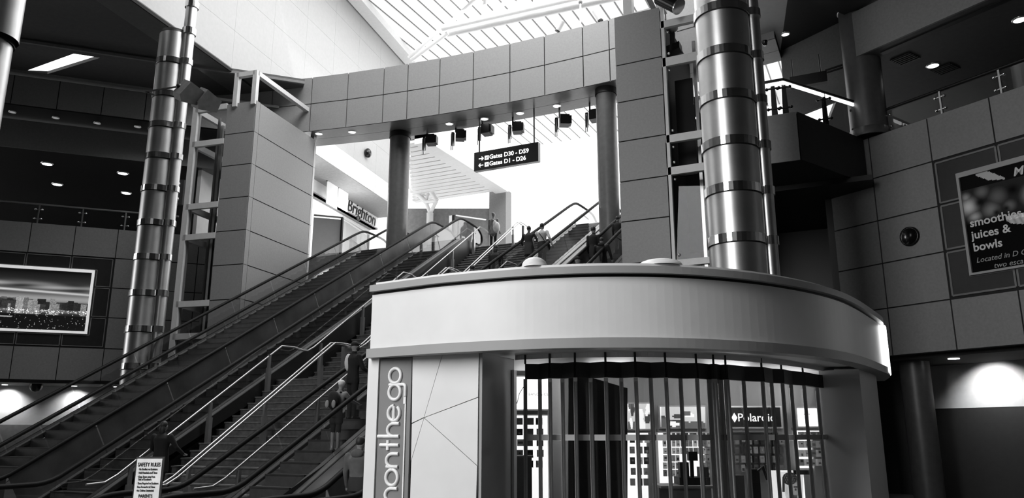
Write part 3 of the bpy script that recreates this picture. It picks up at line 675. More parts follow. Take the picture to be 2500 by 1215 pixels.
for y_ in (88, 22):
    z_ = zcol(cl, 440, y_); MB().lathe((pipeL[0], pipeL[1], 0), [(.2, z_-.12), (.24, z_-.12), (.24, z_+.12), (.2, z_+.12)], 20, smooth=False).build('band', 'chrome', colL)
# right column
pR = PD(1783, 350, 18.3); c2 = (pR[0], pR[1], 0)
b2 = [zcol(c2, x, y) for x, y in ((1808, 592), (1798, 472), (1788, 362), (1780, 252), (1773, 146), (1766, 42))]
db = b2[0]-b2[1]
b2 = [b2[0]+db*k for k in (4, 3, 2, 1)]+b2
b2 = [z for z in b2 if z > .3]
colR, _ = clad_column('thick steel-clad column with polished bands behind the kiosk roof', c2, 66/F*18.3, 0, 16.5, sorted(b2), math.atan2(cr[1], cr[0])-.2, .17)
# plain round columns under the bridge and on the right parapet
def round_column(label, c, r, z0, z1):
    t = thing('round_column', label, 'column', (c[0], c[1], z0), 'plain round columns')
    MB().lathe((c[0], c[1], z0), [(r, 0), (r, z1-z0-.3)], 40).build('shaft', 'column_grey', t)
    MB().lathe((c[0], c[1], z0), [(r+.03, z1-z0-.3), (r+.03, z1-z0)], 40).build('collar', 'black', t)
    MB().lathe((c[0], c[1], z0), [(r+.04, 0), (r+.04, .25), (r, .27)], 40).build('base_ring', 'column_grey', t)
    return t
k1 = PY(972, 480, 28.6); round_column('grey round column under the bridge between the two left escalators', (k1[0], k1[1]), .47, 8.0, 15.66)
k2 = PY(1484, 400, 28.2); round_column('grey round column under the bridge beside the right lift tower', (k2[0], k2[1]), .41, 8.0, 15.66)
k3 = RW(.35, 10.9, -.25); round_column('grey round column rising from the right parapet beside the balcony', (k3[0]-.2, k3[1]), .55, 10.9, 15.6)
# column at the far left edge of the frame
k4 = PD(5, 60, 14); t = thing('clad_column', 'steel column end cut off by the left edge of the frame', 'column', (k4[0]-.35, k4[1], 8.0))
MB().lathe((k4[0]-.4, k4[1], 0), [(.42, 7), (.42, zcol(k4, 5, 90))], 30).build('cladding_panel', 'column_steel', t)
MB().lathe((k4[0]-.4, k4[1], 0), [(.45, zcol(k4, 5, 95)), (.45, zcol(k4, 5, 60))], 30).build('band', 'black', t)
MB().lathe((k4[0]-.2, k4[1], 0), [(.40, zcol(k4, 5, 90)), (.40, 20)], 30).build('side_pipe', 'column_steel', t)
# ================================================================= KIOSK
def catmull(P, k=6):
    P = [np.array(p, float) for p in P]; P = [2*P[0]-P[1]]+P+[2*P[-1]-P[-2]]; out = []
    for i in range(1, len(P)-2):
        for j in range(k):
            t = j/k; a, b, c, d = P[i-1:i+3]
            out.append(.5*((2*b)+(c-a)*t+(2*a-5*b+4*c-d)*t*t+(3*b-a-3*c+d)*t**3))
    return out+[P[-2]]
KP = [(-4.97, 6.89), (-4.4, 6.82), (-3.91, 6.78), (-3.03, 6.83), (-2.27, 7.05), (-1.58, 7.50), (-.92, 8.32), (-.41, 9.52), (-.09, 11.35), (-.02, 12.2), (-.1, 13.2)]
KC = catmull(KP, 10)
def offset(path, d):
    out = []
    for i, p in enumerate(path):
        a, b = path[max(i-1, 0)], path[min(i+1, len(path)-1)]; t = unit(b-a); out.append(p+np.array([t[1], -t[0]])*d)
    return out
BACK = [(-.3, 14.0), (-4.97, 14.0)]
def slab(path, z0, z1, back=BACK): return MB().prism([(p[0], p[1], z0) for p in list(path)+[np.array(b) for b in back]], (0, 0, z1-z0))
def curtain(path, d0, d1, z0, z1, k0=0, k1=None):
    """curved vertical band between offsets d0 and d1"""
    a = offset(path, d0)[k0:k1]; b = offset(path, d1)[k0:k1]; n = len(a); vs = []
    for p, q in zip(a, b): vs += [(p[0], p[1], z0), (p[0], p[1], z1), (q[0], q[1], z1), (q[0], q[1], z0)]
    fs = [[4*i+j, 4*i+4+j, 4*i+4+(j+1) % 4, 4*i+(j+1) % 4] for i in range(n-1) for j in range(4)]+[[0, 1, 2, 3], [4*n-1, 4*n-2, 4*n-3, 4*n-4]]
    m = MB(); m.add(vs, fs, 0, False); return m
def shade(o):
    for p in o.data.polygons: p.use_smooth = False
    return o
kiosk = thing('kiosk', 'white curved airport shop kiosk with a deep fascia and vertical lettering on its corner', 'kiosk', (-3, 9.5, 0))
ZF0, ZF1 = 2.81, 3.41
slab(offset(KC, .05), 3.43, 3.50).build('coping', 'kiosk_grey', kiosk)
slab(offset(KC, -.05), 3.50, 3.545, [(-.4, 13.9), (-4.9, 13.9)]).build('roof_deck', 'kiosk_white', kiosk)
curtain(KC, -.02, -.08, 3.395, 3.43).build('shadow_gap', 'black', kiosk)
nk = len(KC)
curtain(KC, 0, -.12, ZF0, 3.40).build('fascia', 'kiosk_white', kiosk)
curtain(KC, .06, -.12, 2.715, ZF0).build('lip', 'kiosk_grey', kiosk)
slab(offset(KC, -.1), 2.76, 2.80).build('canopy_soffit', 'offwhite', kiosk)
# side and back walls
MB().box(-4.97, -4.9, 6.95, 14, 0, 3.42).build('side_wall', 'kiosk_grey', kiosk)
MB().box(-4.97, -.3, 13.95, 14.02, 0, 3.42).build('back_wall', 'kiosk_grey', kiosk)
# left corner pier: lettered strip and white etched panels
PY0 = 6.93
def KX(px, py): q = PY(px, py, PY0); return q
xs = [float(KX(a, 1000)[0]) for a in (907, 923, 1003, 1171)]
MB().box(-4.97, xs[3], PY0+.03, PY0+.35, 0, 2.72).build('pier_core', 'joint', kiosk)
MB().box(-5.0, xs[1], PY0-.02, PY0+.1, 0, 2.72).build('pier_edge', 'kiosk_white', kiosk)
ss = MB().box(xs[1]+.005, xs[2]-.006, PY0, PY0+.05, 0, 2.71).build('sign_strip', 'sign_grey', kiosk)
xq, zq = lambda px, py: float(KX(px, py)[0]), lambda px, py: float(KX(px, py)[2])
# letters run upward
lx = xq(985, 1000); z_top = zq(965, 897)
xbl, xtop, xasc, xdesc = xq(977, 1000), xq(949, 1000), xq(926, 1000), xq(992, 935)   # baseline, x-height, ascender, descender
rr = (xbl-xtop)/2; xc = (xbl+xtop)/2
def arcp(zc, a0, a1, n=18): return [(xc-rr*math.sin(t)*1.0, zc+rr*1.08*math.cos(t)) for t in np.linspace(math.radians(a0), math.radians(a1), n)]
def glyph(ch_, py):
    zc = zq(963, py); hw_ = rr*1.0; strokes = []       # local: +z = reading direction, -x = up
    if ch_ == 'o': strokes = [arcp(zc, 0, 360, 26)]
    if ch_ == 'e': strokes = [arcp(zc, 0, 325, 24)+[], [(xc, zc-rr*1.05), (xc, zc+rr*1.05)]]
    if ch_ == 'n' or ch_ == 'h': strokes = [[(xbl, zc-hw_*.9), (xtop if ch_ == 'n' else xasc, zc-hw_*.9)], [(xc, zc-hw_*.9)]+[(xc-rr*math.sin(t), zc-hw_*.9*math.cos(t)) for t in np.linspace(.2, math.pi, 12)]+[(xbl, zc+hw_*.9)]]
    if ch_ == 't': strokes = [[(xbl, zc+.0), (xasc+.03, zc+.0)], [(xtop+.01, zc-hw_*.7), (xtop+.01, zc+hw_*.7)]]
    if ch_ == 'g': strokes = [arcp(zc, 0, 360, 26), [(xtop, zc+rr*1.08), (xdesc-.035, zc+rr*1.08)]+[(xdesc-.035+.03*math.sin(t), zc+rr*1.08-.03+.03*math.cos(t)) for t in np.linspace(.2, 1.5, 5)]+[(xdesc-.005, zc-rr*.6)]]
    m = MB()
    for st_k in strokes: m.tube([(x, PY0-.006, z) for x, z in st_k], .0185, 8, flat=1.0)
    m.build('lettering', 'letter_white', ss)
for c_, d_ in zip('ogehtnonn', (0, 40, 91, 132, 169, 206, 248, 291, 334)): glyph(c_, 917+d_)
MB().box(xq(990, 1010)-.006, xq(990, 1010)+.008, PY0-.012, PY0+.01, 0, zq(990, 985)).build('cable_line', 'letter_white', ss)
MB().box(xq(989, 980)-.014, xq(989, 980)+.016, PY0-.014, PY0+.01, zq(989, 985), zq(989, 965)).build('cable_plug', 'letter_white', ss)
# etched white panels: polygons between the grooves
J0 = (1035, 1019)
def kp(q): return V(*KX(*q))
polys = [[(1007, 868), (1080, 864), J0, (1005, 1033)], [(1080, 864), (1170, 859), (1168, 969), J0], [(1168, 969), (1166, 1137), J0], [(1166, 1137), (1163, 1225), (1000, 1225), (1003, 1125), J0], [(1005, 1033), J0, (1003, 1125)]]
for pl_ in polys:
    P = [kp(q) for q in pl_]; c = np.mean(P, axis=0); P = [p+unit(c-p)*.006 for p in P]
    MB().prism([(p[0], PY0, p[2]) for p in P], (0, .05, 0)).build('panel', 'kiosk_white', kiosk)
MB().box(xs[2], xs[3], PY0+.01, PY0+.06, 0, zq(1080, 1226)).build('panel', 'kiosk_white', kiosk)
# dark return beside the gate
MB().box(xs[3]-.01, xs[3]+.02, PY0+.01, PY0+.75, 0, 2.72).build('pier_return', 'kiosk_grey', kiosk)
# right curved pier, from the gate to the back
kr = [i for i, p in enumerate(KC) if p[1] > 10.6][0]
curtain(KC, -.12, -.6, 0, 2.72, kr).build('curved_pier', 'kiosk_grey', kiosk)
# lit sign on the curved right end of the fascia
ki = [i for i, p in enumerate(KC) if p[1] > 11.9][0]
curtain(KC, .075, .0, 2.74, 3.38, ki-3, ki+6).build('lit_panel', 'lit_white', kiosk)
# roof domes
for nm, px_, w_ in (('small white dome on the kiosk roof in front of the couple', 1305, .125), ('low wide white dome on the kiosk roof in front of the right lift tower', 1612, .22)):
    q = PZ(px_, 653, 3.545); d = MB()
    d.lathe((q[0], q[1], 3.545), [(w_, 0), (w_, .02)]+[(w_*math.cos(a), .02+(.085 if w_ < .2 else .06)*math.sin(a)) for a in np.linspace(.0, math.pi/2, 7)], 24)
    tag(d.build('roof_dome', 'kiosk_white', base=(q[0], q[1], 3.545)), nm, 'dome', 'domes on the kiosk roof')
# ---- folding gate ------------------------------------------------------------------------------------------------------
GP = catmull([(-3.62, 7.72), (-3.5, 7.70), (-2.95, 7.72), (-2.25, 8.0), (-1.72, 8.5), (-1.25, 9.25), (-.85, 10.4), (-.66, 11.2)], 10)
def gate_hit(px, py=1060):
    d = ray(px, py); best = None
    for a, b in zip(GP[:-1], GP[1:]):
        m_ = np.array([[d[0], -(b-a)[0]], [d[1], -(b-a)[1]]])
        if abs(np.linalg.det(m_)) < 1e-9: continue
        t, s = np.linalg.solve(m_, a)
        if -1e-6 <= s <= 1.0001 and t > 0: best = a+(b-a)*s; break
    return best
gate = thing('folding_gate', 'folding glass security gate with aluminium mullions closing the kiosk front', 'gate', (-2.2, 8.2, 0))
gx = [1240, 1256, 1283, 1319, 1344, 1375, 1407, 1445, 1483, 1521, 1557, 1594, 1632, 1668, 1709, 1740, 1752, 1766, 1782, 1824, 1871, 1893, 1920, 1941, 1973, 2005, 2033, 2058]
gp = []
for i, x_ in enumerate(gx):
    h = gate_hit(x_)
    if h is None: continue
    gp.append((x_, h))
zig = []
for i, (x_, h) in enumerate(gp):
    dv = unit(np.append(h, 0)-V(0, 0, 0)); zig.append(h+dv[:2]*(.05 if i % 2 else -.05))
GZ = 2.66
for i, h in enumerate(zig):
    dv = unit(h); r_ = np.array([dv[1], -dv[0]]); wd = .021 if 1735 > gp[i][0] or gp[i][0] > 1785 else .03
    m = MB(); m.obox((h[0], h[1], (GZ-.16)/2), (r_[0]*wd, r_[1]*wd, 0), (dv[0]*.03, dv[1]*.03, 0), (0, 0, (GZ-.16)/2))
    mu = m.build('mullion', 'mullion_paint', gate)
    for s_ in (-1, 1):
        e = h+r_*wd*.55*s_-dv*.036
        MB().obox((e[0], e[1], (GZ-.2)/2), (r_[0]*.006, r_[1]*.006, 0), (dv[0]*.008, dv[1]*.008, 0), (0, 0, (GZ-.2)/2)).build('mullion_bead', 'steel', mu)
for a, b in zip(zig[:-1], zig[1:]):
    d = unit(np.append(b-a, 0)); nn = V(-d[1], d[0], 0); a3, b3 = V(a[0], a[1], 0), V(b[0], b[1], 0)
    for z0, z1 in ((.15, 1.86), (1.93, GZ-.16)):
        MB().prism([a3+UP*z0, b3+UP*z0, b3+UP*z1, a3+UP*z1], nn*.008).build('glass_panel', 'glass_gate', gate)
    MB().bar(a3+UP*1.895, b3+UP*1.895, .03, .06).build('cross_rail', 'mullion_paint', gate)
    MB().bar(a3+UP*.08, b3+UP*.08, .03, .16).build('bottom_rail', 'aluminium', gate)
    MB().bar(a3+UP*(GZ-.08), b3+UP*(GZ-.08), .05, .16).build('head_rail', 'dark', gate)
for i, (x_, h) in enumerate(gp):
    if i % 2 == 0: MB().lathe((zig[i][0], zig[i][1], GZ), [(.012, 0), (.012, .1)], 8).build('hanger', 'dark', gate)
tr_ = MB()
for a, b in zip(GP[:-1], GP[1:]): tr_.bar((a[0], a[1], 2.735), (b[0], b[1], 2.735), .07, .05)
tr_.build('track', 'kiosk_white', gate)
h0 = gate_hit(1243)
ja, jb, jc = (float(PY(x, 1000, 7.62)[0]) for x in (1221, 1238, 1254))
MB().box(ja, jb, 7.6, 7.7, 0, 2.6).build('jamb', 'aluminium', gate); MB().box(jb, jc, 7.63, 7.7, 0, 2.6).build('jamb', 'kiosk_white', gate)
MB().box(xs[3]-.02, ja, 7.66, 7.74, 0, 2.72).build('jamb_backing', 'dark', gate)
jm = V((ja+jb)/2, 7.6, 0)
MB().box(jm[0]-.03, jm[0]+.03, jm[1]-.03, jm[1]+.03, 1.58, 1.74).build('lock_case', 'black', gate)
MB().box(jm[0]-.02, jm[0]+.02, jm[1]-.025, jm[1]+.02, 1.2, 1.32).build('keyhole_plate', 'steel', gate)
hr = KC[kr]; hq = PZ(2088, 1100, 1.75)
lk = gate_hit(2058)
if lk is not None:
    q = PY(2083, 1097, lk[1]-.12); MB().box(q[0]-.035, q[0]+.035, lk[1]-.14, lk[1]-.06, q[2]-.16, q[2]+.2).build('latch', 'black', gate)
# ================================================================= SIGNS, PICTURES, RAILINGS, LAMPS
R_ = random.Random(3)
# ---- night skyline picture on the left wall
pic = thing('picture', 'large white-framed night photograph of a city skyline on the left wall', 'picture', LW(1.7, 7.5))
u0, u1, z0, z1 = -.62, 3.87, 6.15, 8.95
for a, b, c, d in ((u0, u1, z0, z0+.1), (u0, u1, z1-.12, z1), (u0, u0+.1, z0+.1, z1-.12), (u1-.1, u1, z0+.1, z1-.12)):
    MB().prism([LW(a, c, -.01), LW(b, c, -.01), LW(b, d, -.01), LW(a, d, -.01)], NL*.1).build('frame', 'frame_glow', pic)
MB().prism([LW(u0+.1, z0+.1, -.02), LW(u1-.1, z0+.1, -.02), LW(u1-.1, z1-.12, -.02), LW(u0+.1, z1-.12, -.02)], NL*.04).build('backing', 'black', pic)
blds = [(R_.random(), .018+.03*R_.random(), .40+.12*R_.random(), R_.choice([.02, .03, .05, .12, .3])) for _ in range(46)]
blds += [(.40, .035, .53, .42), (.49, .03, .49, .36), (.53, .025, .48, .3), (.45, .018, .52, .2), (.72, .03, .45, .28)]
def city(u, v):
    n = .5+.5*math.sin(u*9+3*math.sin(v*14))*math.sin(v*31+u*3)
    if v > .47:
        s = .02+.5*math.exp(-((v-(.665-.05*u))/.018)**2)*(1-.3*u)+.28*math.exp(-((v-.76+.05*u)/.05)**2)*n+.22*math.exp(-((v-.52)/.07)**2)
        s *= max(0, min(1, (1-v)*4.5))
    else: s = .015
    for x, w_, h, g in blds:
        if abs(u-x) < w_ and .26 < v < h:
            win = (int(u*260)+int(v*150)) % 3 != 0; s = g*(.5+.5*win)*(.45+.55*R_.random())
    if .24 < v <= .34: s = max(s, .9*(R_.random() < .25*math.exp(-((v-.31)/.03)**2)+.02) , .1*math.exp(-((v-.31)/.03)**2))
    if v <= .24: s = .004+(.5*R_.random() if R_.random() < .03 else 0)+(.25 if abs(v-.20) < .008 and u < .35 else 0)
    return s
printmesh('print', pic, LW(u0+.1, z0+.1, .021), LW(u1-.1, z0+.1, .021), LW(u0+.1, z1-.12, .021), 170, 90, city, 'print_lit')
# ---- smoothie billboard on the right wall
bil = thing('billboard', 'black smoothie shop billboard with white lettering in a grey frame on the right wall', 'billboard', RW(4.9, 7.5))
u0, u1, z0, z1 = 2.68, 7.1, 6.1, 8.99
for a, b, c, d in ((u0, u1, z0, z0+.06), (u0, u1, z1-.14, z1), (u0, u0+.07, z0+.06, z1-.14), (u1-.07, u1, z0+.06, z1-.14)):
    MB().prism([RW(a, c, -.01), RW(b, c, -.01), RW(b, d, -.01), RW(a, d, -.01)], NR*.1).build('frame', 'kiosk_grey', bil)
MB().prism([RW(u0+.07, z0+.06, -.02), RW(u1-.07, z0+.06, -.02), RW(u1-.07, z1-.14, -.02), RW(u0+.07, z1-.14, -.02)], NR*.05).build('backing', 'black', bil)
def smoothie(u, v):
    if v > .86:
        s = .004; c = .93-.5*abs(u-.11)
        if .1 < u < .27 and abs(v-(1.02-.75*(u-.08))) < .05*(1-abs(u-.17)/.12): s = .35
        return s
    if v > .5:
        s = .02
        for (x, y, r, g) in ((.03, .68, .07, .5), (.06, .56, .05, .35), (.02, .78, .04, .25), (.16, .60, .07, .17), (.21, .72, .08, .10), (.27, .6, .05, .13), (.12, .8, .06, .12), (.42, .66, .08, .5), (.5, .7, .1, .4)):
            d = ((u-x)**2*2.3+(v-y)**2)**.5; s = max(s, g*math.exp(-(d/r)**2*.9))
        for (x, y, r) in ((.1, .7, .045), (.19, .56, .03), (.25, .58, .03), (.3, .75, .05)):
            d = ((u-x)**2*2.3+(v-y)**2)**.5; s *= 1-.9*math.exp(-(d/r)**2)
        return s*min(1, (v-.5)*12+.3)
    s = .002; x, y = (u-.36)/.12, (v-.47)/.12
    if v < .5 or True:
        d = x*x+(y*1.5)**2
        if y < .45 and d < 1: s = .25+.5*abs(math.sin(u*90+v*20))*(1 if y > -.1 else .4)
    return s
printmesh('print', bil, RW(u0+.07, z0+.06, .031), RW(u1-.07, z0+.06, .031), RW(u0+.07, z1-.14, .031), 150, 100, smoothie, 'print_dim')
def btxt(s, du, z, size, shear=0, m='letter_white', off=0): text('lettering', s, m, bil, RW(u0+du, z, .035), UR, UP, size, ext=.004, shear=shear, off=off)
mat('letter_grey', .35, .5); mat('letter_print', .62, .5)
btxt('smoothies', .17, 7.42, .315, off=.006, m='letter_print'); btxt('juices &', .17, 7.08, .315, off=.006, m='letter_print'); btxt('bowls', .17, 6.74, .315, off=.006, m='letter_print')
btxt('Located in D Concourse', .2, 6.42, .2, .25, 'letter_grey'); btxt('two escalators up', .62, 6.2, .2, .25, 'letter_grey'); btxt('Mc', 1.42, 8.52, .32, .25, 'letter_print', .006)
# ---- railings on the ring galleries
def gallery_rail(label, pts, posts, wall_fn, N, U, off, mrail):
    t = thing('gallery_railing', label, 'railing', pts[0], 'gallery railings')
    MB().tube(pts, .045, 7).build('handrail', mrail, t)
    for (p, h) in posts:
        MB().bar(p, p+UP*h, .05, .05, up=U).build('post', 'steel', t)
        for dz in (.3, .75):
            c = p+UP*h*dz; MB().bar(c-U*.12, c+U*.12, .04, .03).ball(c+U*.13+N*.02, .045, .045, .045, 6).ball(c-U*.13+N*.02, .045, .045, .045, 6).build('glass_clamp', 'chrome', t)
    for (p, h), (q, h2) in zip(posts[:-1], posts[1:]):
        MB().prism([p+U*.05+UP*.03, q-U*.05+UP*.03, q-U*.05+UP*(h2-.07), p+U*.05+UP*(h-.07)], N*.012).build('glass_panel', 'glass', t)
    return t
offl = -.35
def lpix(px, py): return PP(px, py, A+NL*offl, NL)
pL0, pL1 = lpix(0, 492), lpix(317, 516); zr = (pL0[2]+pL1[2])/2; ul = [(p-A)@UL for p in (lpix(-20, 500), lpix(97, 500), lpix(205, 500), lpix(308, 520))]
st_ = ul[2]-ul[1]; us = [ul[1]-st_*k for k in (4, 3, 2, 1)]+ul[1:]+[ul[3]+st_*k for k in (1,)]
gallery_rail('glass railing with clamped posts along the left gallery above the skyline picture', [LW(us[0]-.5, zr, offl), LW(us[-1]+.5, zr, offl)], [(LW(u, 10.88, offl), zr-10.88) for u in us], None, NL, UL, offl, 'aluminium')
offr = -.3
def rpix(px, py): return PP(px, py, Bq+NR*offr, NR)
zr2 = (rpix(2155, 272)[2]+rpix(2500, 143)[2])/2; ur = [(rpix(x, y)-Bq)@UR for x, y in ((2165, 290), (2296, 245), (2440, 190))]
d_ = ur[2]-ur[1]; ur = [ur[0]]+ur[1:]+[ur[2]+d_*k for k in (1, 2)]
gallery_rail('glass railing with a black handrail along the right gallery above the billboard', [RW(ur[0]-.1, zr2, offr), RW(ur[-1]+.3, zr2, offr)], [(RW(u, 10.88, offr), zr2-10.88) for u in ur], None, NR, UR, offr, 'black')
# balcony railing
q0, q1, q2 = PY(1850, 206, 22.45), PY(1911, 194, 22.45), PP(2087, 274, (.0, 25.2, 0), (.89, -.46, 0))
zb = q1[2]; q0 = V(-4.0, 22.45, zb); q1 = V(q1[0], 22.45, zb); q2 = V(.0, 25.2, zb)
t = thing('balcony_railing', 'glass balcony railing with a bright handrail strip and black tapered posts', 'railing', q1)
MB().tube([q0, q1], .05, 7).build('handrail', 'black', t); MB().tube([q1, q2], .05, 7).build('handrail', 'black', t)
MB().bar(q0-UP*.1, q1-UP*.1, .05, .09).build('light_strip', 'lit_white', t); MB().bar(q1-UP*.1, q2-UP*.1, .05, .09).build('light_strip', 'lit_white', t)
dirq = unit(q2-q1)
for p in (V(q1[0]-.3, 22.45, 10.9), V(q1[0], 22.5, 10.9), q1+dirq*1.75-UP*(zb-10.9), q1+dirq*3.3-UP*(zb-10.9)):
    MB().prism([p+V(-.09, 0, 0), p+V(.09, 0, 0), p+V(.05, 0, zb-10.95), p+V(-.05, 0, zb-10.95)], (0, .05, 0)).build('post', 'black_gloss', t)
    for dz in (.25, .8):
        c = p+UP*(zb-10.9)*dz; MB().bar(c-V(.16, 0, 0), c+V(.16, 0, 0), .04, .04).ball(c+V(.17, 0, 0), .05, .05, .05, 6).ball(c-V(.17, 0, 0), .05, .05, .05, 6).build('glass_clamp', 'black_gloss', t)
MB().prism([V(-4, 22.47, 10.93), V(q1[0]-.08, 22.47, 10.93), V(q1[0]-.08, 22.47, zb-.18), V(-4, 22.47, zb-.18)], (0, .012, 0)).build('glass_panel', 'glass', t)
MB().prism([q1+dirq*.1-UP*(zb-10.93), q2-UP*(zb-10.93), q2-UP*.18, q1+dirq*.1-UP*.18], (.01, 0, 0)).build('glass_panel', 'glass', t)
# ---- downlights
def downlight(label, px, py, z, r, m, group):
    p = PZ(px, py, z); d = MB(); d.lathe((p[0], p[1], z), [(r*1.25, .02), (r*1.25, -.015), (r, -.02)], 14, 0); d.lathe((p[0], p[1], z), [(r, -.012), (0, -.012)], 14, 1)
    tag(d.build('downlight', ['steel', m], base=(p[0], p[1], z)), label, 'lamp', group)
G = 'downlights under the bridge'
ordn = ['leftmost', 'second', 'third', 'fourth', 'fifth', 'sixth']
for k, (x, y) in enumerate(((778, 326), (860, 322), (1097, 302), (1182, 290), (1269, 276), (1359, 258))):
    downlight('round downlight in the bridge soffit, %s from the left' % ordn[k] if k else 'round downlight in the bridge soffit, half hidden by the left lift tower', x, y, BZ0-.0, .15, 'lamp', G)
for k, (x, y) in enumerate(((30, 273), (136, 287), (237, 300), (336, 309))):
    downlight('dim downlight in the dark slot over the left gallery, %s from the left' % ordn[k], x, y, 15.55, .12, 'lamp_dim', 'dim lamps in the left slot')
for (x, y, l) in ((115, 400, 'back left'), (300, 423, 'back right'), (140, 450, 'front left'), (308, 471, 'front right')):
    downlight('bright downlight in the left gallery ceiling, %s of four' % l, x, y, 14.19, .22, 'lamp', 'lamps in the left gallery ceiling')
for (x, y, l) in ((2278, 160, 'round downlight between two dark vents in the right gallery ceiling'), (2490, 48, 'round downlight in the right gallery ceiling at the frame edge')):
    downlight(l, x, y, 13.49, .17, 'lamp', 'lamps in the right gallery ceiling')
downlight('small downlight in the shaded soffit above the balcony sign', 1918, 83, 13.6, .1, 'lamp', None)
for (x, y, l) in ((2210, 143, 'left'), (2308, 168, 'right')):
    p = PZ(x, y, 13.49); m = MB(); m.obox((p[0], p[1], 13.475), UR*.32, NR*.32, UP*.015)
    for k in range(5): m.obox(np.array((p[0], p[1], 13.455))+NR*(-.24+.12*k), UR*.3, NR*.02, UP*.01)
    tag(m.build('ceiling_vent', 'black', base=(p[0], p[1], 13.49)), 'square dark ceiling vent %s of the right gallery downlight' % l, 'vent', 'vents in the right gallery ceiling')
p = PZ(1867, 100, 13.74); tag(MB().lathe((p[0], p[1], p[2]-.16), [(0, 0), (.06, .02), (.09, .1), (.09, .16)], 14).build('smoke_detector', 'black_gloss', base=p), 'small dark detector on the pale ceiling above the balcony', 'detector')
p = PP(88, 944, A+NL*-1.2, NL); m = MB(); m.lathe((p[0], p[1], p[2]), [(.0, -.22), (.16, -.17), (.24, -.05), (.26, .08), (.26, max(.1, 4.05-p[2]))], 18)
tag(m.build('dome_camera', 'black_gloss', base=p), 'black dome camera hanging under the left wall between two bright lamp pools', 'camera')
# ---- spotlights hanging under the bridge
for k, (x, y) in enumerate(((1043, 330), (1113, 318), (1178, 305), (1252, 300), (1366, 282), (1440, 270))):
    p = PY(x, y, 29.15); zt = BZ0
    t = thing('spotlight', 'black box spotlight hanging under the bridge, %s from the left' % ordn[k], 'lamp', (p[0], p[1], zt), 'spotlights under the bridge')
    MB().bar((p[0], p[1], zt), (p[0], p[1], p[2]-.1), .06, .06, up=(0, 1, 0)).build('stem', 'black', t)
    a = .3+.25*math.sin(k*2.1); ax = V(math.cos(a), math.sin(a), 0); ay = V(-math.sin(a), math.cos(a), 0)
    m = MB(); c = V(p[0]+.22, p[1], p[2]-.28); m.obox(c, ax*.2, ay*.24, UP*.22); m.obox(c+ax*.24, ax*.05, ay*.2, UP*.18); m.build('housing', 'black', t)
    MB().bar(V(p[0]-.12, p[1]-.05, p[2]-.1), V(p[0]-.12, p[1]-.05, p[2]-.75), .11, .11, up=(0, 1, 0)).build('side_bracket', 'black', t)
    for d in (-.03, .05): MB().lathe((p[0]-.12+d, p[1]-.14, p[2]-.98), [(.025, 0), (.025, .78)], 8).build('lamp_tube', 'chrome', t)
# ---- gates sign
YS = 28.6
sg0, sg1 = PY(1157, 420, YS), PY(1314, 352, YS); zs0, zs1 = PY(1157, 418, YS)[2], PY(1157, 373, YS)[2]
t = thing('hanging_sign', 'black hanging airport sign reading Gates D30 - D59 and Gates D1 - D26', 'sign', (sg0[0], YS, zs0))
MB().box(sg0[0], sg1[0], YS, YS+.22, zs0, zs1).build('sign_box', 'black_gloss', t)
for x in (1168, 1302):
    p = PY(x, 360, YS); MB().lathe((p[0], YS+.1, zs1), [(.035, 0), (.035, BZ0-zs1)], 8).build('hanging_rod', 'column_grey', t)
wS = sg1[0]-sg0[0]; hS = zs1-zs0
def stx(s, fx, fz, size): text('lettering', s, 'lit_soft', t, (sg0[0]+wS*fx, YS-.006, zs0+hS*fz), (1, 0, 0), UP, size, ext=.004, off=.004)
stx('Gates D30 - D59', .245, .53, .27); stx('Gates D1 - D26', .245, .17, .27)
def arrow(fx, fz, s):
    c = V(sg0[0]+wS*fx, YS-.008, zs0+hS*fz); m = MB(); m.bar(c-V(.11, 0, 0), c+V(.11, 0, 0), .012, .035)
    for dz in (.08, -.08): m.bar(c+V(.11*s, 0, 0), c+V(.03*s, 0, dz), .012, .035)
    m.build('arrow', 'lit_soft', t)
    c2_ = V(sg0[0]+wS*(fx+.09), YS-.008, zs0+hS*fz); MB().obox(c2_, V(.095, 0, 0), V(0, .005, 0), V(0, 0, .095)).build('gate_symbol', 'lit_soft', t)
    m = MB(); c3 = c2_-V(0, .008, 0); m.bar(c3-V(.05, 0, .04), c3+V(.04, 0, .045), .004, .03); m.bar(c3-V(.0, 0, .05), c3+V(.05, 0, -.0), .004, .025); m.build('gate_symbol_mark', 'black', t)
arrow(.115, .62, 1); arrow(.115, .26, -1)
# ---- dark sign over the balcony
a0, a1 = PY(1930, 212, 24.6), PY(2019, 180, 24.6); zz = PY(1932, 196, 24.6)[2]
t = thing('hanging_sign', 'blank dark hanging sign seen from behind above the balcony railing', 'sign', (a0[0], 24.6, zz))
MB().box(a0[0], a1[0], 24.6, 24.8, a0[2]-.02, zz+.12).build('sign_box', 'dark', t)
for x in (1935, 2004): p = PY(x, 190, 24.6); MB().lathe((p[0], 24.7, zz+.1), [(.025, 0), (.025, 13.6-zz)], 8).build('hanging_rod', 'column_grey', t)
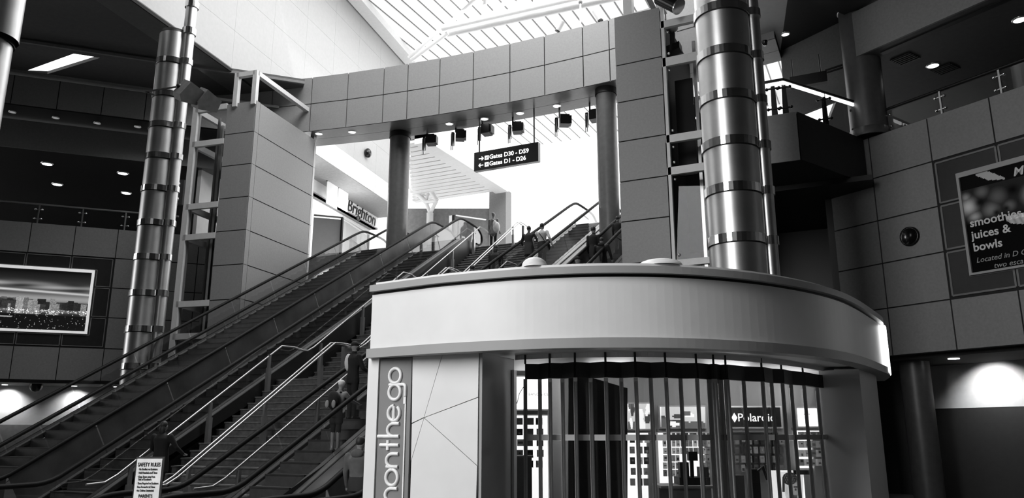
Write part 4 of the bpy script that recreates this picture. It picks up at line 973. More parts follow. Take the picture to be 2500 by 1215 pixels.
# ---- floodlight on the left column
pa = PD(357, 223, 26.3); pb = PD(437, 211, 25.6); pc_ = PD(470, 228, 25.8)
t = thing('floodlight', 'pair of grey box floodlights on a thin arm beside the left clad column', 'lamp', pb)
MB().tube([pa, pb], .03, 6).build('arm', 'dark', t); MB().tube([pa+V(.0, 0, -.02), PD(378, 232, 26.2)], .03, 6).build('arm', 'dark', t)
MB().ball(pb, .1, .1, .1, 8).build('swivel', 'black', t)
dx = unit(PD(528, 250, 26.5)-PD(445, 212, 25.6)); dn = unit(np.cross(dx, fw)); 
if dn[2] < 0: dn = -dn
dp = unit(np.cross(dx, dn))
for c, L_ in ((PD(466, 229, 25.7), .44), (PD(503, 246, 26.0), .36)):
    m = MB(); m.prism([c-dx*L_-dn*.16-dp*.3, c-dx*L_*.6+dn*.36-dp*.3, c+dx*L_+dn*.2-dp*.3, c+dx*L_-dn*.22-dp*.3, c-dx*L_*.7-dn*.36-dp*.3], dp*.6); h_ = m.build('housing', 'mid', t)
# ---- fixtures on the right tower roof
p = PY(1640, 30, 22.6); t = thing('roof_spotlight', 'black cylinder spotlight at the top edge above the right lift tower', 'lamp', p)
d = unit(V(.55, -.1, -.5)); c = PY(1635, 5, 22.6); m = MB(); m.tube([c-d*.45, c+d*.38], .26, 16); m.build('housing', 'black_gloss', t)
MB().tube([c+d*.38, c+d*.42], .27, 16).build('rim', 'chrome', t); MB().bar(c, c+UP*1.2, .08, .08, up=(0, 1, 0)).build('stem', 'black', t)
p = PY(1641, 70, 23.9); t = thing('security_camera', 'black pan camera on a stem inside the top glass bay of the right lift tower', 'camera', p)
MB().lathe(p, [(.2, .0), (.16, -.12), (.06, -.16)], 16).build('ceiling_plate', 'aluminium', t); q = PY(1643, 118, 23.9); MB().bar(p-UP*.1, q, .16, .1, up=(0, 1, 0)).build('stem', 'black', t)
MB().obox(q-UP*.05+V(.02, 0, 0), (.24, 0, .05), (0, .2, 0), (0, 0, .12)).build('housing', 'black_gloss', t)
# ---- bracket box on the ring wall between left column and tower
p = PD(435, 470, 30); t = thing('wall_cabinet', 'small dark panel with hooks behind the left clad column', 'cabinet', p)
MB().obox(p, cr*.22, ch*.08, UP*.5).build('panel', 'dark', t)
for dz in (-.3, .3): MB().ball(p-ch*.1+UP*dz+cr*.05, .05, .05, .09, 6).build('hook', 'steel', t)

# ================================================================= UPPER HALL
# white truss over the bridge
t = thing('roof_truss', 'white tubular roof truss crossing above the curved bridge', 'truss', PY(1085, 70, 37))
def tp(x, y, yy=37): return PY(x, y, yy)
MB().tube([tp(1080, 68), tp(1520, -32)], .2, 10).build('chord', 'white_paint', t); MB().tube([tp(1093, 80, 37.8), tp(1520, -12, 37.8)], .26, 10).build('chord', 'frame_white', t)
for a, b in (((1080, 68), (998, 142)), ((1093, 80), (1004, 147)), ((1095, 60), (1170, -10)), ((1180, 45), (1190, -40)), ((1195, 42), (1260, -20)), ((1290, 20), (1200, -15)), ((1300, 18), (1330, -40)), ((1400, -5), (1310, -50))):
    MB().tube([tp(*a, 37.3), tp(*b, 37.3)], .13, 8).build('web', 'white_paint', t)
p0, p1 = tp(1417, 5, 36), tp(1417, 72, 36); t = thing('hanger_rod', 'thin pale hanger rod dropping from the roof truss behind the bridge', 'rod', p1)
MB().tube([p0, p1], .05, 6).build('rod', 'frame_white', t); MB().ball(p0, .12, .12, .12, 6).build('joint_ball', 'mid', t)
for k, (x, y, dx_) in enumerate(((1362, 75, 12), (1465, 50, -14))):
    p, q = PY(x, y, 34), PY(x+dx_, y-22, 34); t = thing('roof_lamp', '%s slim white lamp standing above the bridge edge' % ('left' if k == 0 else 'right'), 'lamp', p, 'slim lamps above the bridge')
    MB().tube([p, q], .14, 8).build('housing', 'frame_white', t); MB().tube([p, p-(q-p)*.12], .15, 8).build('lens', 'dark', t)
    MB().tube([p, p+V(0, .3, -1.6)], .05, 6).build('stem', 'frame_white', t)
# truss and slim column beyond the second escalator
t = thing('roof_truss', 'small white lattice truss between the round column and the grey hall wall', 'truss', PY(1050, 500, 41))
def t2(x, y): return PY(x, y, 41)
top = [t2(*q) for q in ((975, 345), (1012, 395), (1030, 428), (1048, 460), (1066, 490))]; bot = [t2(*q) for q in ((975, 430), (1005, 470), (1022, 483), (1040, 493))]
MB().tube([top[0], top[-1]], .16, 8).build('chord', 'white_paint', t); MB().tube([bot[0], bot[-1], top[-1]], .16, 8).build('chord', 'white_paint', t)
for a, b in ((top[1], bot[0]), (top[1], bot[1]), (top[2], bot[1]), (top[2], bot[2]), (top[3], bot[2]), (top[3], bot[3])): MB().tube([a, b], .1, 6).build('web', 'frame_white', t)
c = t2(1050, 520); MB().tube([c, top[-1]], .13, 8).build('arm', 'white_paint', t); MB().tube([c, bot[-1]], .13, 8).build('arm', 'white_paint', t)
MB().lathe((c[0], c[1], Z2), [(.22, 0), (.22, c[2]-Z2)], 14).build('column', 'frame_white', t)
for x in (1011, 1034):
    q = PY(x, 590, 42); MB().lathe((q[0], q[1], Z2), [(.13, 0), (.13, PY(x, 515, 42)[2]-Z2)], 10).build('slim_column', 'mid', t)
# tall pale mullion in the bright end opening
q = PY(1243, 600, 52); t = thing('window_mullion', 'thin pale mullion in the bright end window right of the hall pillar', 'mullion', (q[0], 52, Z2))
MB().box(q[0]-.12, q[0]+.12, 52, 52.2, Z2, 20).build('post', 'white_paint', t)
# storefront under the clerestory wall
SO = -2.2
struct(MB().prism([BW(-.8, 16.64, -.0), BW(17.2, 16.64, 0), BW(17.2, 16.64, SO), BW(-.8, 16.64, SO)], UP*.05).build('soffit', 'mid'))
store = thing('storefront', 'pale shopfront with black script letters under the white clerestory wall', 'storefront', BW(8, Z2, SO))
def SP(px, py, off=SO): return PP(px, py, W0+WN*off, WN)
def ssz(p): return (p-W0)@WD, p[2]
(sa, za), (sb, zb2) = ssz(SP(771, 480)), ssz(SP(936, 563)); zl = (za+zb2)/2
MB().prism([BW(-.8, zl, SO), BW(17.2, zl, SO), BW(17.2, 16.64, SO), BW(-.8, 16.64, SO)], -WN*.3).build('sign_fascia', 'white_paint', store)
MB().prism([BW(-.8, Z2, SO-.6), BW(17.2, Z2, SO-.6), BW(17.2, zl, SO-.6), BW(-.8, zl, SO-.6)], -WN*.2).build('shop_wall', 'white_paint', store)
MB().prism([BW(-.8, zl, SO), BW(17.2, zl, SO), BW(17.2, zl, SO-.6), BW(-.8, zl, SO-.6)], UP*.1).build('lintel', 'mid', store)
l0, l1 = SP(846, 512), SP(917, 546)
Ls = np.linalg.norm(l1-l0)
mat('letter_black', .006, .4)
text('lettering', 'Brighton', 'letter_black', store, BW(*ssz(l0), SO+.02), WD, UP, Ls/3.55, ext=.03, shear=.2, off=-.004)
point('shop_fill', BW(5, 14.8, -.9), 260, .3); point('shop_fill', BW(11, 14.8, -.9), 260, .3)  # point lights added to brighten the shopfront, no fixtures there
for k, (x0, x1, ya, yb) in enumerate(((799, 826, 432, 498), (827, 851, 442, 506))):
    a, b = SP(x0, ya, -1.6), SP(x1, ya, -1.6); zt2, zb3 = SP(x0, ya, -1.6)[2], SP(x0, yb, -1.6)[2]
    t = thing('banner', '%s white hanging banner beside the black script letters' % ('left' if k == 0 else 'right'), 'banner', a, 'white banners at the shopfront')
    MB().prism([BW(ssz(a)[0], zb3, -1.6), BW(ssz(b)[0], zb3, -1.6), BW(ssz(b)[0], zt2, -1.6), BW(ssz(a)[0], zt2, -1.6)], WN*.03).build('cloth', 'banner', t)
    MB().bar(BW(ssz(a)[0]-.1, zt2+.05, -1.6), BW(ssz(b)[0], zt2+.05, -1.6), .05, .05).build('rod', 'black', t)
    MB().bar(BW(ssz(a)[0], zt2, -1.6), BW(ssz(a)[0], 16.6, -1.6), .08, .08, up=WD).build('hanger', 'black', t)
p = PP(893, 374, W0, WN); m = MB(); m.ball(p+WN*.15, .2, .28, .3, 8); tag(m.build('wall_camera', 'black_gloss', base=p), 'dark camera dome on the white clerestory wall above the banners', 'camera')
# guard rail beside the first escalator's head
g0, g1, g2 = PY(766, 527, 29.6), PY(836, 528, 30.6), PY(900, 566, 34)
t = thing('guard_rail', 'steel guard rail with pale sheeted panels beside the head of the leftmost escalator', 'railing', (g0[0], g0[1], Z2))
zg = (g0[2]+g1[2])/2
g0, g1, g2 = V(g0[0], g0[1], zg), V(g1[0], g1[1], zg), V(g2[0], g2[1], zg)
MB().tube([g0, g1], .06, 7).build('handrail', 'steel', t); MB().tube([g1, g2], .06, 7).build('handrail', 'steel', t)
for a, b, n in ((g0, g1, 'sheeted_panel'), (g1, g2, 'glass_panel')):
    MB().prism([a-UP*(zg-Z2-.05), b-UP*(zg-Z2-.05), b-UP*.12, a-UP*.12], (.02, .02, 0)).build(n, 'white_sheet' if n[0] == 's' else 'glass', t)
for p in (g1, g2): MB().bar(p-UP*(zg-Z2), p, .1, .1, up=(0, 1, 0)).build('post', 'dark', t)
struct(MB().box(-34, -22.0, 29.3, 31.6, Z2-1.3, Z2).build('floor', 'mid'))
# tall sign post near the second escalator's head
q = PY(1105, 560, 33); t = thing('information_post', 'white and black information post at the head of the second escalator', 'post', (q[0], 33, Z2))
MB().box(q[0]-.22, q[0]-.05, 33, 33.2, Z2, PY(1105, 525, 33)[2]).build('white_board', 'white_paint', t); MB().box(q[0]-.05, q[0]+.1, 33, 33.2, Z2, PY(1105, 525, 33)[2]).build('dark_board', 'black', t)
MB().bar((q[0]+.1, 33.1, PY(1105, 525, 33)[2]), (q[0]+1.1, 34.5, PY(1105, 525, 33)[2]), .08, .05).build('side_rail', 'white_paint', t)

# ================================================================= KIOSK INTERIOR
struct(MB().box(-4.9, -.3, 7.6, 13.95, 0, .03).build('floor', 'mid'))
def KB(px, py, D=11.2): return PP(px, py, ch*D, ch)
def kbox(px0, py0, px1, py1, D, dep, name, m, parent):
    a, b = KB(px0, py1, D), KB(px1, py1, D); zt = KB((px0+px1)/2, py0, D)[2]; zb = max(KB((px0+px1)/2, py1, D)[2], .02)
    a = V(a[0], a[1], zb); b = V(b[0], b[1], zb)
    return MB().prism([a, b, b+ch*dep, a+ch*dep], UP*(zt-zb)).build(name, m, parent)
fit = thing('shop_fittings', 'grey display back wall of the kiosk seen through the folding gate', 'display wall', KB(1650, 1215, 11.2)*V(1, 1, 0))
kbox(1222, 880, 2090, 1400, 11.3, .1, 'back_wall', 'kiosk_grey', fit)
kbox(1345, 900, 1385, 1400, 10.4, .5, 'pillar', 'kiosk_white', fit)
a = [KB(1388, 905, 9.6), KB(1532, 947, 9.6), KB(1532, 1400, 9.6), KB(1388, 1400, 9.6)]
MB().prism([V(p[0], p[1], max(p[2], .02)) for p in a], ch*.1).build('dark_partition', 'dark', fit)
for x0, x1 in ((1515, 1530), (1592, 1612), (1738, 1786), (1916, 1948), (2012, 2032)): kbox(x0, 1060, x1, 1400, 11.16, .14, 'upright', 'kiosk_grey', fit)
for x0, y0, x1, y1, D in ((1256, 1002, 1342, 1012, 11.0), (1532, 1048, 1592, 1056, 11.0), (1608, 1046, 1738, 1054, 11.0), (1786, 1044, 1920, 1054, 11.0), (1946, 1043, 2012, 1050, 11.0)):
    kbox(x0, y0, x1, y1, D, .22, 'shelf_edge', 'kiosk_grey', fit)
for x0, y0, x1, y1 in ((1256, 1014, 1342, 1300), (1533, 1056, 1592, 1300), (1612, 1056, 1738, 1185), (1948, 1050, 2012, 1142)):
    kbox(x0, y0, x1, y1, 11.22, .03, 'backlit_panel', 'lit_soft', fit)
kbox(1788, 1056, 1918, 1300, 11.22, .03, 'peg_board', 'mid', fit)
def lightbox(label, x0, y0, x1, y1, D, m='lit_soft', fm='kiosk_grey'):
    p = KB((x0+x1)/2, y1, D); t = thing('light_box', label, 'light box', p, None)
    kbox(x0-4, y0-4, x1+4, y1+4, D, .07, 'frame', fm, t); kbox(x0, y0, x1, y1, D-.012, .02, 'screen', m, t); return t
def lbtext(t, s, px, py, D, size, m): text('lettering', s, m, t, KB(px, py, D-.02), cr, UP, size, ext=.003)
t = lightbox('white light box with small lettering at the left end of the kiosk', 1258, 920, 1340, 998, 10.6, 'lit_white'); lbtext(t, 'BANG & OLUFSEN', 1290, 965, 10.6, .052, 'dark')
P_ = [KB(x, y, 10.57) for x, y in ((1262, 985), (1268, 960), (1282, 938))]; MB().tube(P_, .006, 6).build('curve_mark', 'mid', t)
def blob(seed):
    r = random.Random(seed); B = [(r.random(), r.random(), .1+.2*r.random(), r.choice([.05, .1, .9, .9])) for _ in range(9)]
    def f(u, v):
        s = .55
        for x, y, q, g in B:
            if ((u-x)**2+(v-y)**2)**.5 < q: s = g
        return s
    return f
for k, (x0, y0, x1, y1, l) in enumerate(((1533, 985, 1550, 1046, 'narrow dark picture light box in the kiosk'), (1556, 985, 1590, 1046, 'small bright picture light box right of the dark partition'), (1614, 993, 1722, 1042, 'wide picture light box above the bright product wall'))):
    t = lightbox(l, x0, y0, x1, y1, 10.95); printmesh('print', t, KB(x0, y1, 10.925), KB(x1, y1, 10.925), KB(x0, y0, 10.925), 24, 14, blob(k+5), 'print_lit')
t = lightbox('black light box with white camera brand lettering', 1786, 994, 1908, 1041, 10.95, 'black', 'white_paint'); lbtext(t, 'Polaroid', 1801, 1028, 10.95, .155, 'lit_soft')
cD = KB(1793, 1019, 10.925); MB().prism([cD+cr*.04, cD+UP*.065, cD-cr*.04, cD-UP*.065], -ch*.004).build('diamond_mark', 'lit_soft', t)
t = lightbox('plain white light box at the right end of the kiosk', 1950, 996, 1998, 1040, 10.9, 'lit_white'); lbtext(t, 'audio', 1962, 1012, 10.9, .04, 'mid')
# packaged accessories: every box its own object
gp_ = 'packaged accessories on the kiosk wall'; lab = 'small packaged accessory hanging on the kiosk product wall behind the gate'
def prod(px, py, w_, h_, D, m, sec='', row=0):
    p = KB(px, py, D); o = MB().obox(p, cr*w_/2, ch*.03, UP*h_/2); a_ = R_.uniform(-.2, .25); o.obox(p-ch*.031+UP*h_*a_, cr*w_*R_.uniform(.12, .42), ch*.002, UP*h_*R_.uniform(.05, .2), 1)
    tag(o.build('packaged_accessory', [m, R_.choice(['mid', 'dark', 'column_grey', 'mid', 'kiosk_grey'])], base=p), 'small packaged accessory %s, %s row' % (sec, ('top', 'second', 'third', 'fourth', 'fifth', 'lowest')[row]), 'package', gp_)
for r in range(6):
    for c in range(11):
        if r >= 3 and 3 < c < 9: continue
        prod(1622+c*10.6+R_.random()*2, 1064+r*18, .042, .085, 11.1, R_.choice(['white_paint', 'kiosk_grey', 'offwhite', 'offwhite', 'mid']), 'on the bright wall above the cash register', r)
for r in range(4):
    for c in range(8): prod(1798+c*15.5, 1076+r*22, .055, .09, 11.1, R_.choice(['mid', 'dark', 'column_grey', 'kiosk_grey']), 'on the dim board under the black light box', r)
for r in range(4):
    for c in range(4): prod(1956+c*14.5, 1062+r*22, .06, .09, 11.1, R_.choice(['white_paint', 'offwhite', 'kiosk_grey']), 'at the right end below the white light box', r)
for r in range(5):
    for c in range(3): prod(1268+c*24+R_.random()*3, 1028+r*26, .09, .09, 10.95, R_.choice(['mid', 'kiosk_grey', 'dark', 'offwhite']), 'at the left end below the lettered light box', r)
for r in range(5):
    for c in range(3): prod(1543+c*17+R_.random()*3, 1072+r*26, .06, .09, 11.0, R_.choice(['mid', 'kiosk_grey', 'dark', 'offwhite']), 'in the narrow case right of the dark partition', r)
t = thing('display_plinth', 'dark box plinth standing at the lower left of the kiosk window', 'plinth', KB(1278, 1215, 10.2)*V(1, 1, 0)); kbox(1256, 1115, 1300, 1400, 10.2, .4, 'body', 'column_grey', t); kbox(1254, 1112, 1302, 1117, 10.2, .42, 'top', 'mid', t)
t = thing('cash_register', 'black cash register with a raised screen silhouetted against the bright product wall', 'register', KB(1690, 1215, 9.9)*V(1, 1, 0))
kbox(1662, 1128, 1684, 1178, 9.9, .12, 'screen', 'black', t); kbox(1682, 1102, 1704, 1124, 9.9, .1, 'customer_display', 'black', t); kbox(1688, 1124, 1696, 1180, 9.95, .05, 'stem', 'black', t); kbox(1660, 1165, 1735, 1190, 9.9, .35, 'body', 'black', t)
kbox(1712, 1140, 1732, 1180, 9.95, .2, 'printer', 'dark', t)
t = thing('counter', 'low counter under the black cash register', 'counter', KB(1690, 1215, 9.7)*V(1, 1, 0)); kbox(1618, 1190, 1748, 1400, 9.75, .5, 'body', 'mid', t); kbox(1614, 1186, 1752, 1192, 9.7, .6, 'top', 'kiosk_grey', t)
t = thing('display_stand', 'dark headphone display stand in front of the dim peg board', 'stand', KB(1835, 1215, 9.8)*V(1, 1, 0))
kbox(1803, 1160, 1832, 1400, 9.8, .2, 'body', 'dark', t); kbox(1850, 1145, 1872, 1400, 9.8, .2, 'body', 'black', t); MB().tube([KB(1850, 1150, 9.8), KB(1862, 1138, 9.8), KB(1874, 1170, 9.8)], .02, 8).build('arch', 'black', t)
# poster with a man's head in profile
t = thing('poster', 'bright poster showing a curly haired man in profile at the bottom of the kiosk', 'poster', KB(1940, 1215, 9.95)*V(1, 1, 0))
kbox(1903, 1148, 1982, 1400, 9.95, .06, 'board', 'lit_soft', t); kbox(1938, 1147, 1982, 1158, 9.93, .03, 'head_strip', 'black', t)
def face(u, v):
    s = .92
    hx, hy = (u-.50)/.30, (v-.62)/.30
    if hx*hx+hy*hy < 1 and v < .92: s = .38+.25*(u < .48)
    if .28 < u < .62 and v < .42: s = .45-.2*(u > .5)
    if v < .22 and .06 < u < .86: s = .8-.15*math.sin(u*20)
    if ((u-.42)/.32)**2+((v-.84)/.14)**2 < 1: s = .02+.1*(math.sin(u*70)*math.sin(v*60) > .4)
    if .10 < u < .2 and .55 < v < .85: s = .03
    if abs(v-.66) < .018 and .58 < u < .74: s = .04
    if abs(v-.6) < .02 and .62 < u < .70: s = .05
    if v < .48 and v > .33 and .5 < u < .74: s = .06
    if abs(v-.47) < .015 and .62 < u < .76: s = .12
    if ((u-.80)/.06)**2+((v-.55)/.07)**2 < 1: s = .5
    if ((u-.30)/.06)**2+((v-.58)/.09)**2 < 1: s = .55
    return s
b0_, b1_, b2_ = KB(1904, 1262, 9.94), KB(1962, 1262, 9.94), KB(1904, 1150, 9.94)
printmesh('print', t, b0_, b1_, b2_, 48, 64, face, 'print_lit')
point('kiosk_lamp', (-3.2, 9.6, 2.55), 22, .3); point('kiosk_lamp', (-1.9, 10.6, 2.55), 22, .3); point('kiosk_lamp', (-1.2, 11.5, 2.5), 8, .3)

# ================================================================= SAFETY SIGN
DS = 9.0
q = PP(367, 1120, ch*DS, ch); t = thing('safety_sign', 'white SAFETY RULES notice in a dark frame at the foot of the stairs', 'sign', (q[0], q[1], 0))
def kS(x, y): return PP(x, y, ch*DS, ch)
zt = kS(367, 1119)[2]; w0 = kS(336, 1120); w1 = kS(397, 1120); cx = (w0+w1)/2; hw_ = np.linalg.norm(w1-w0)/2; zbt = zt-.72
def sb(dx0, dx1, za, zb_, dd, nm, m): return MB().prism([V(cx[0], cx[1], za)+cr*dx0-ch*dd, V(cx[0], cx[1], za)+cr*dx1-ch*dd, V(cx[0], cx[1], za)+cr*dx1+ch*.02, V(cx[0], cx[1], za)+cr*dx0+ch*.02], UP*(zb_-za)).build(nm, m, t)
sb(-hw_-.014, hw_+.02, zbt-.02, zt+.02, 0, 'frame', 'dark'); sb(-hw_, hw_, zbt, zt, .006, 'board', 'letter_white')
MB().lathe((cx[0], cx[1], 0), [(.18, 0), (.18, .02), (.025, .04), (.025, zbt)], 16).build('stand', 'dark', t)
def sl(s, dz, size, off=0, dx=.012, fit=None): text('lettering', s, 'letter_black', t, V(cx[0], cx[1], zt-dz)-cr*(hw_-dx)-ch*.009, cr, UP, size, ext=.001, off=off, fit=fit)
k_ = hw_/.145
bw_ = 2*hw_
sl('SAFETY RULES', .085*k_, .06*k_, .0012*k_, bw_*.05, bw_*.9)
for s_, fr_, ft in (('· No Strollers on Escalators', .128, .77), ('· Hold Handrails at all Times', .167, .77), ('· Keep Shoes away from', .212, .70), ('  Side of Escalators', .242, .57), ('· Shoes Required on Escalators', .285, .86), ('· Face Forward at all Times', .325, .74), ('· No Children Unattended', .365, .7)):
    sl(s_, fr_*k_*1.0, .034*k_, .0005*k_, bw_*.08, bw_*ft)
sl('PARENTS', .43*k_, .05*k_, .001, bw_*.2, bw_*.55)
# ================================================================= PEOPLE
def rx_(v, a):   # rotate about x (pitch forward for a > 0 tips +z towards +y)
    c, s = math.cos(a), math.sin(a); return np.array([v[0], c*v[1]+s*v[2], -s*v[1]+c*v[2]])
def person(label, base, yaw, h=1.72, top='cloth_dark', low='cloth_black', shoe='black', hairm='hair', lean=0.0, arms=((0.1, .15), (0.1, .15)), out=(.12, .12),
           legs=((0, 0), (0, 0)), coat=.0, bare=False, shorts=False, head_turn=0.0, hood=False, extras=(), group=None, bulk=1.0, nod=0.0):
    k = h/1.75; S = lambda *a: np.array(a, float)*k
    segs = []; m = MB()
    def limb(p, q, r1, r2, mi, n=10):
        p, q = np.array(p, float), np.array(q, float); d = q-p
        m.tube([p-d*0.0, p+d*.33, p+d*.66, q], [r1*k, (r1*.72+r2*.28)*k, (r1*.35+r2*.65)*k, r2*k], n)
        m.ball(p, r1*k, r1*k, r1*k, 8); m.ball(q, r2*k, r2*k, r2*k, 8); segs.append((p, q, r1*k, r2*k, mi))
    def loft(rings, mi, fr):
        n = 14; vs = []
        for (z, cy, rx, ry) in rings:
            for j in range(n): t = 2*math.pi*j/n; vs.append(fr(S(rx*math.cos(t), cy+ry*math.sin(t), z)))
        K = len(rings); m.add(vs, [[i*n+j, i*n+(j+1) % n, (i+1)*n+(j+1) % n, (i+1)*n+j] for i in range(K-1) for j in range(n)]+[list(range(n))[::-1], [n*(K-1)+j for j in range(n)]])
        for a, b in zip(rings[:-1], rings[1:]): segs.append((fr(S(0, a[1], a[0])), fr(S(0, b[1], b[0])), max(a[2], a[3])*k*.8, max(b[2], b[3])*k*.8, mi))
    hipz = .93; hip = S(0, 0, hipz)
    fr = lambda v: hip+rx_(v-hip, lean)
    bk = bulk
    # torso (material 0), pelvis (1), head (2), shoes (3)
    loft([(1.0, 0, .155*bk, .105*bk), (1.12, 0, .145*bk, .10*bk), (1.25, .0, .165*bk, .115*bk), (1.36, -.005, .175*bk, .115*bk), (1.43, -.01, .15, .095), (1.475, -.01, .07, .065), (1.50, -.005, .055, .055)], 0, fr)
    loft([(.80-coat, 0, .165*bk+coat*.12, .12*bk+coat*.1), (.9, 0, .168*bk, .118*bk), (1.02, 0, .155*bk, .107*bk)], 0 if coat else 1, fr)
    # neck and head
    ht = fr(S(0, .0, 1.5)); segs.append((fr(S(0, 0, 1.46)), fr(S(0, .01, 1.56)), .05*k, .05*k, 2))
    m.tube([fr(S(0, -.005, 1.44)), fr(S(0, .01, 1.58))], .052*k, 10)
    hc = fr(S(0, .02, 1.64))+S(0, nod*.08, -abs(nod)*.03)
    ct, st2 = math.cos(head_turn), math.sin(head_turn)
    hd = lambda x, y, z: hc+np.array([x*ct+y*st2, -x*st2+y*ct, z])*k
    m.ball(hc, .076*k, .095*k, .112*k, 12); m.ball(hd(0, .035, -.055), .055*k, .06*k, .06*k, 8); segs.append((hd(0, 0, -.05), hd(0, 0, .06), .09*k, .09*k, 2))
    m.ball(hd(0, .10, -.015), .013*k, .02*k, .022*k, 6)                      # nose
    for s in (-1, 1): m.ball(hd(.078*s, -.0, -.01), .012*k, .022*k, .032*k, 6)   # ears
    # legs
    for s, (hp, kn) in zip((-1, 1), legs):
        a = S(.088*s, 0, .90); kn_p = a+rx_(S(0, 0, -.43), -hp); an = kn_p+rx_(S(0, 0, -.40), -hp+kn)
        lm = 2 if bare else 1
        limb(a, kn_p, .088*bk, .062, 1 if not bare else (1 if shorts else 2)); limb(kn_p, an, .062 if not bare else .055, .048 if not bare else .04, lm)
        if shorts: m.tube([a, a*.45+kn_p*.55], [.1*k, .105*k], 10)
        f0, f1 = an+S(0, -.03, -.035), an+S(0.01*s, .15, -.05); limb(f0, f1, .045, .036, 3, 8)
    # arms, hands
    hands = []
    for s, (sp, el), o_ in zip((-1, 1), arms, out):
        sh = fr(S(.185*s*bk, -.01, 1.405)); ua = rx_(np.array([math.sin(o_)*s, 0, -math.cos(o_)])*.29*k, -sp); eb = sh+ua
        fa = rx_(np.array([math.sin(o_*.4)*s, 0, -math.cos(o_*.4)])*.255*k, -(sp+el)); wr = eb+fa
        limb(sh, eb, .06*bk, .048*bk, 0); limb(eb, wr, .047*bk, .034*bk, 0); fd = unit(fa); limb(wr, wr+fd*.075*k, .03, .034, 2, 8); hands.append((s, wr, fd))
    o = m.build('body', ['cloth_dark'], None)
    rm = o.modifiers.new('r', 'REMESH'); rm.mode = 'VOXEL'; rm.voxel_size = .02*k
    sm = o.modifiers.new('s', 'SMOOTH'); sm.factor = .5; sm.iterations = 3
    dg = bpy.context.evaluated_depsgraph_get(); me = bpy.data.meshes.new_from_object(o.evaluated_get(dg)); bpy.data.objects.remove(o)
    t = thing('person', label, 'person', base, group); t.rotation_euler = (0, 0, yaw); t['_b'] = [0, 0, 0]
    me.materials.clear()
    for mm in (top, low, 'skin', shoe, hairm): me.materials.append(MATS[mm])
    # fingers and eyes joined into the same body mesh
    bm = bmesh.new(); bm.from_mesh(me); n0 = len(bm.faces)
    X = MB()
    for s, wr, fd in hands:
        side = unit(np.cross(fd, V(0, 1, 0.3))) ; pal = wr+fd*.07*k; cur = unit(np.cross(side, fd))
        for j, L_ in enumerate((.062, .072, .066, .052)):
            b_ = pal+side*(.022-.0145*j)*k*1.3; X.tube([b_, b_+fd*L_*.55*k+cur*.006*k, b_+fd*L_*k*.9+cur*.022*k], [.0085*k, .008*k, .006*k], 5, 2)
        b_ = wr+fd*.03*k+side*.03*k; X.tube([b_, b_+(fd*.6+side*.6)*.035*k, b_+(fd*.9+side*.55)*.06*k+cur*.01*k], [.011*k, .009*k, .007*k], 5, 2)
    for s in (-1, 1): X.ball(hd(.033*s, .086, .012), .011*k, .008*k, .007*k, 5, 4)
    X.ball(hd(0, .093, -.062), .022*k, .006*k, .006*k, 5, 4)
    vs = [bm.verts.new(v) for v in X.v]; bm.verts.ensure_lookup_table()
    for f, mi in zip(X.f, X.m):
        try: fc = bm.faces.new([vs[i] for i in f]); fc.material_index = mi
        except ValueError: pass
    bm.faces.ensure_lookup_table()
    P0 = np.array([s_[0] for s_ in segs]); Q0 = np.array([s_[1] for s_ in segs]); DD = Q0-P0; LL = (DD**2).sum(1)+1e-9; r1 = np.array([s_[2] for s_ in segs]); r2 = np.array([s_[3] for s_ in segs])
    for i in range(n0):
        f = bm.faces[i]; c = np.array(f.calc_center_median()); tt = np.clip(((c-P0)*DD).sum(1)/LL, 0, 1); d = np.linalg.norm(P0+DD*tt[:, None]-c, axis=1)-(r1+(r2-r1)*tt)
        f.material_index = segs[int(np.argmin(d))][4]; f.smooth = True
    bm.to_mesh(me); bm.free(); me.name = 'body'
    b = bpy.data.objects.new('body', me); COL.objects.link(b); b.parent = t
    T = t
    # hair or headgear
    def cap(m_, brim=True):
        c = MB(); c.ball(hd(0, -.005, .045), .084*k, .102*k, .085*k, 10)
        if brim: c.prism([hd(-.06, .08, .04), hd(.06, .08, .04), hd(.05, .17, .03), hd(-.05, .17, .03)], (0, 0, .012*k))
        c.build('cap', m_, T)
    if 'cap' in extras: cap('cloth_black')
    elif 'white_cap' in extras: cap('cloth_white', False)
    elif hood:
        c = MB(); c.ball(fr(S(0, -.09, 1.46)), .13*k, .07*k, .085*k, 10); c.build('hood', top, T); c = MB(); c.ball(hd(0, -.012, .03), .083*k, .1*k, .098*k, 10); c.build('hair', hairm, T)
    else:
        c = MB(); c.ball(hd(0, -.014, .028), .083*k, .10*k, .1*k, 10)
        if 'long_hair' in extras: c.ball(hd(0, -.06, -.08), .08*k, .055*k, .13*k, 8)
        if 'bun' in extras: c.ball(hd(-.03, -.09, .08), .045*k, .045*k, .045*k, 8)
        c.build('hair', hairm, T)
    if 'mask' in extras: MB().ball(hd(0, .055, -.05), .062*k, .055*k, .05*k, 8).build('face_mask', 'cloth_black', T)
    if 'backpack' in extras:
        c = MB(); c.ball(fr(S(0, -.21, 1.2)), .17*k, .11*k, .24*k, 10); bp = c.build('backpack', 'cloth_black', T)
        MB().ball(fr(S(-.1, -.30, 1.08)), .06*k, .04*k, .1*k, 8).build('pocket', 'bag_mid', bp); MB().ball(fr(S(.1, -.30, 1.08)), .06*k, .04*k, .1*k, 8).build('pocket', 'bag_mid', bp)
        for s in (-1, 1): MB().tube([fr(S(.1*s, -.12, 1.42)), fr(S(.1*s, .02, 1.45)), fr(S(.11*s, .13, 1.33)), fr(S(.12*s, .1, 1.1))], .02*k, 6).build('strap', 'cloth_black', bp)
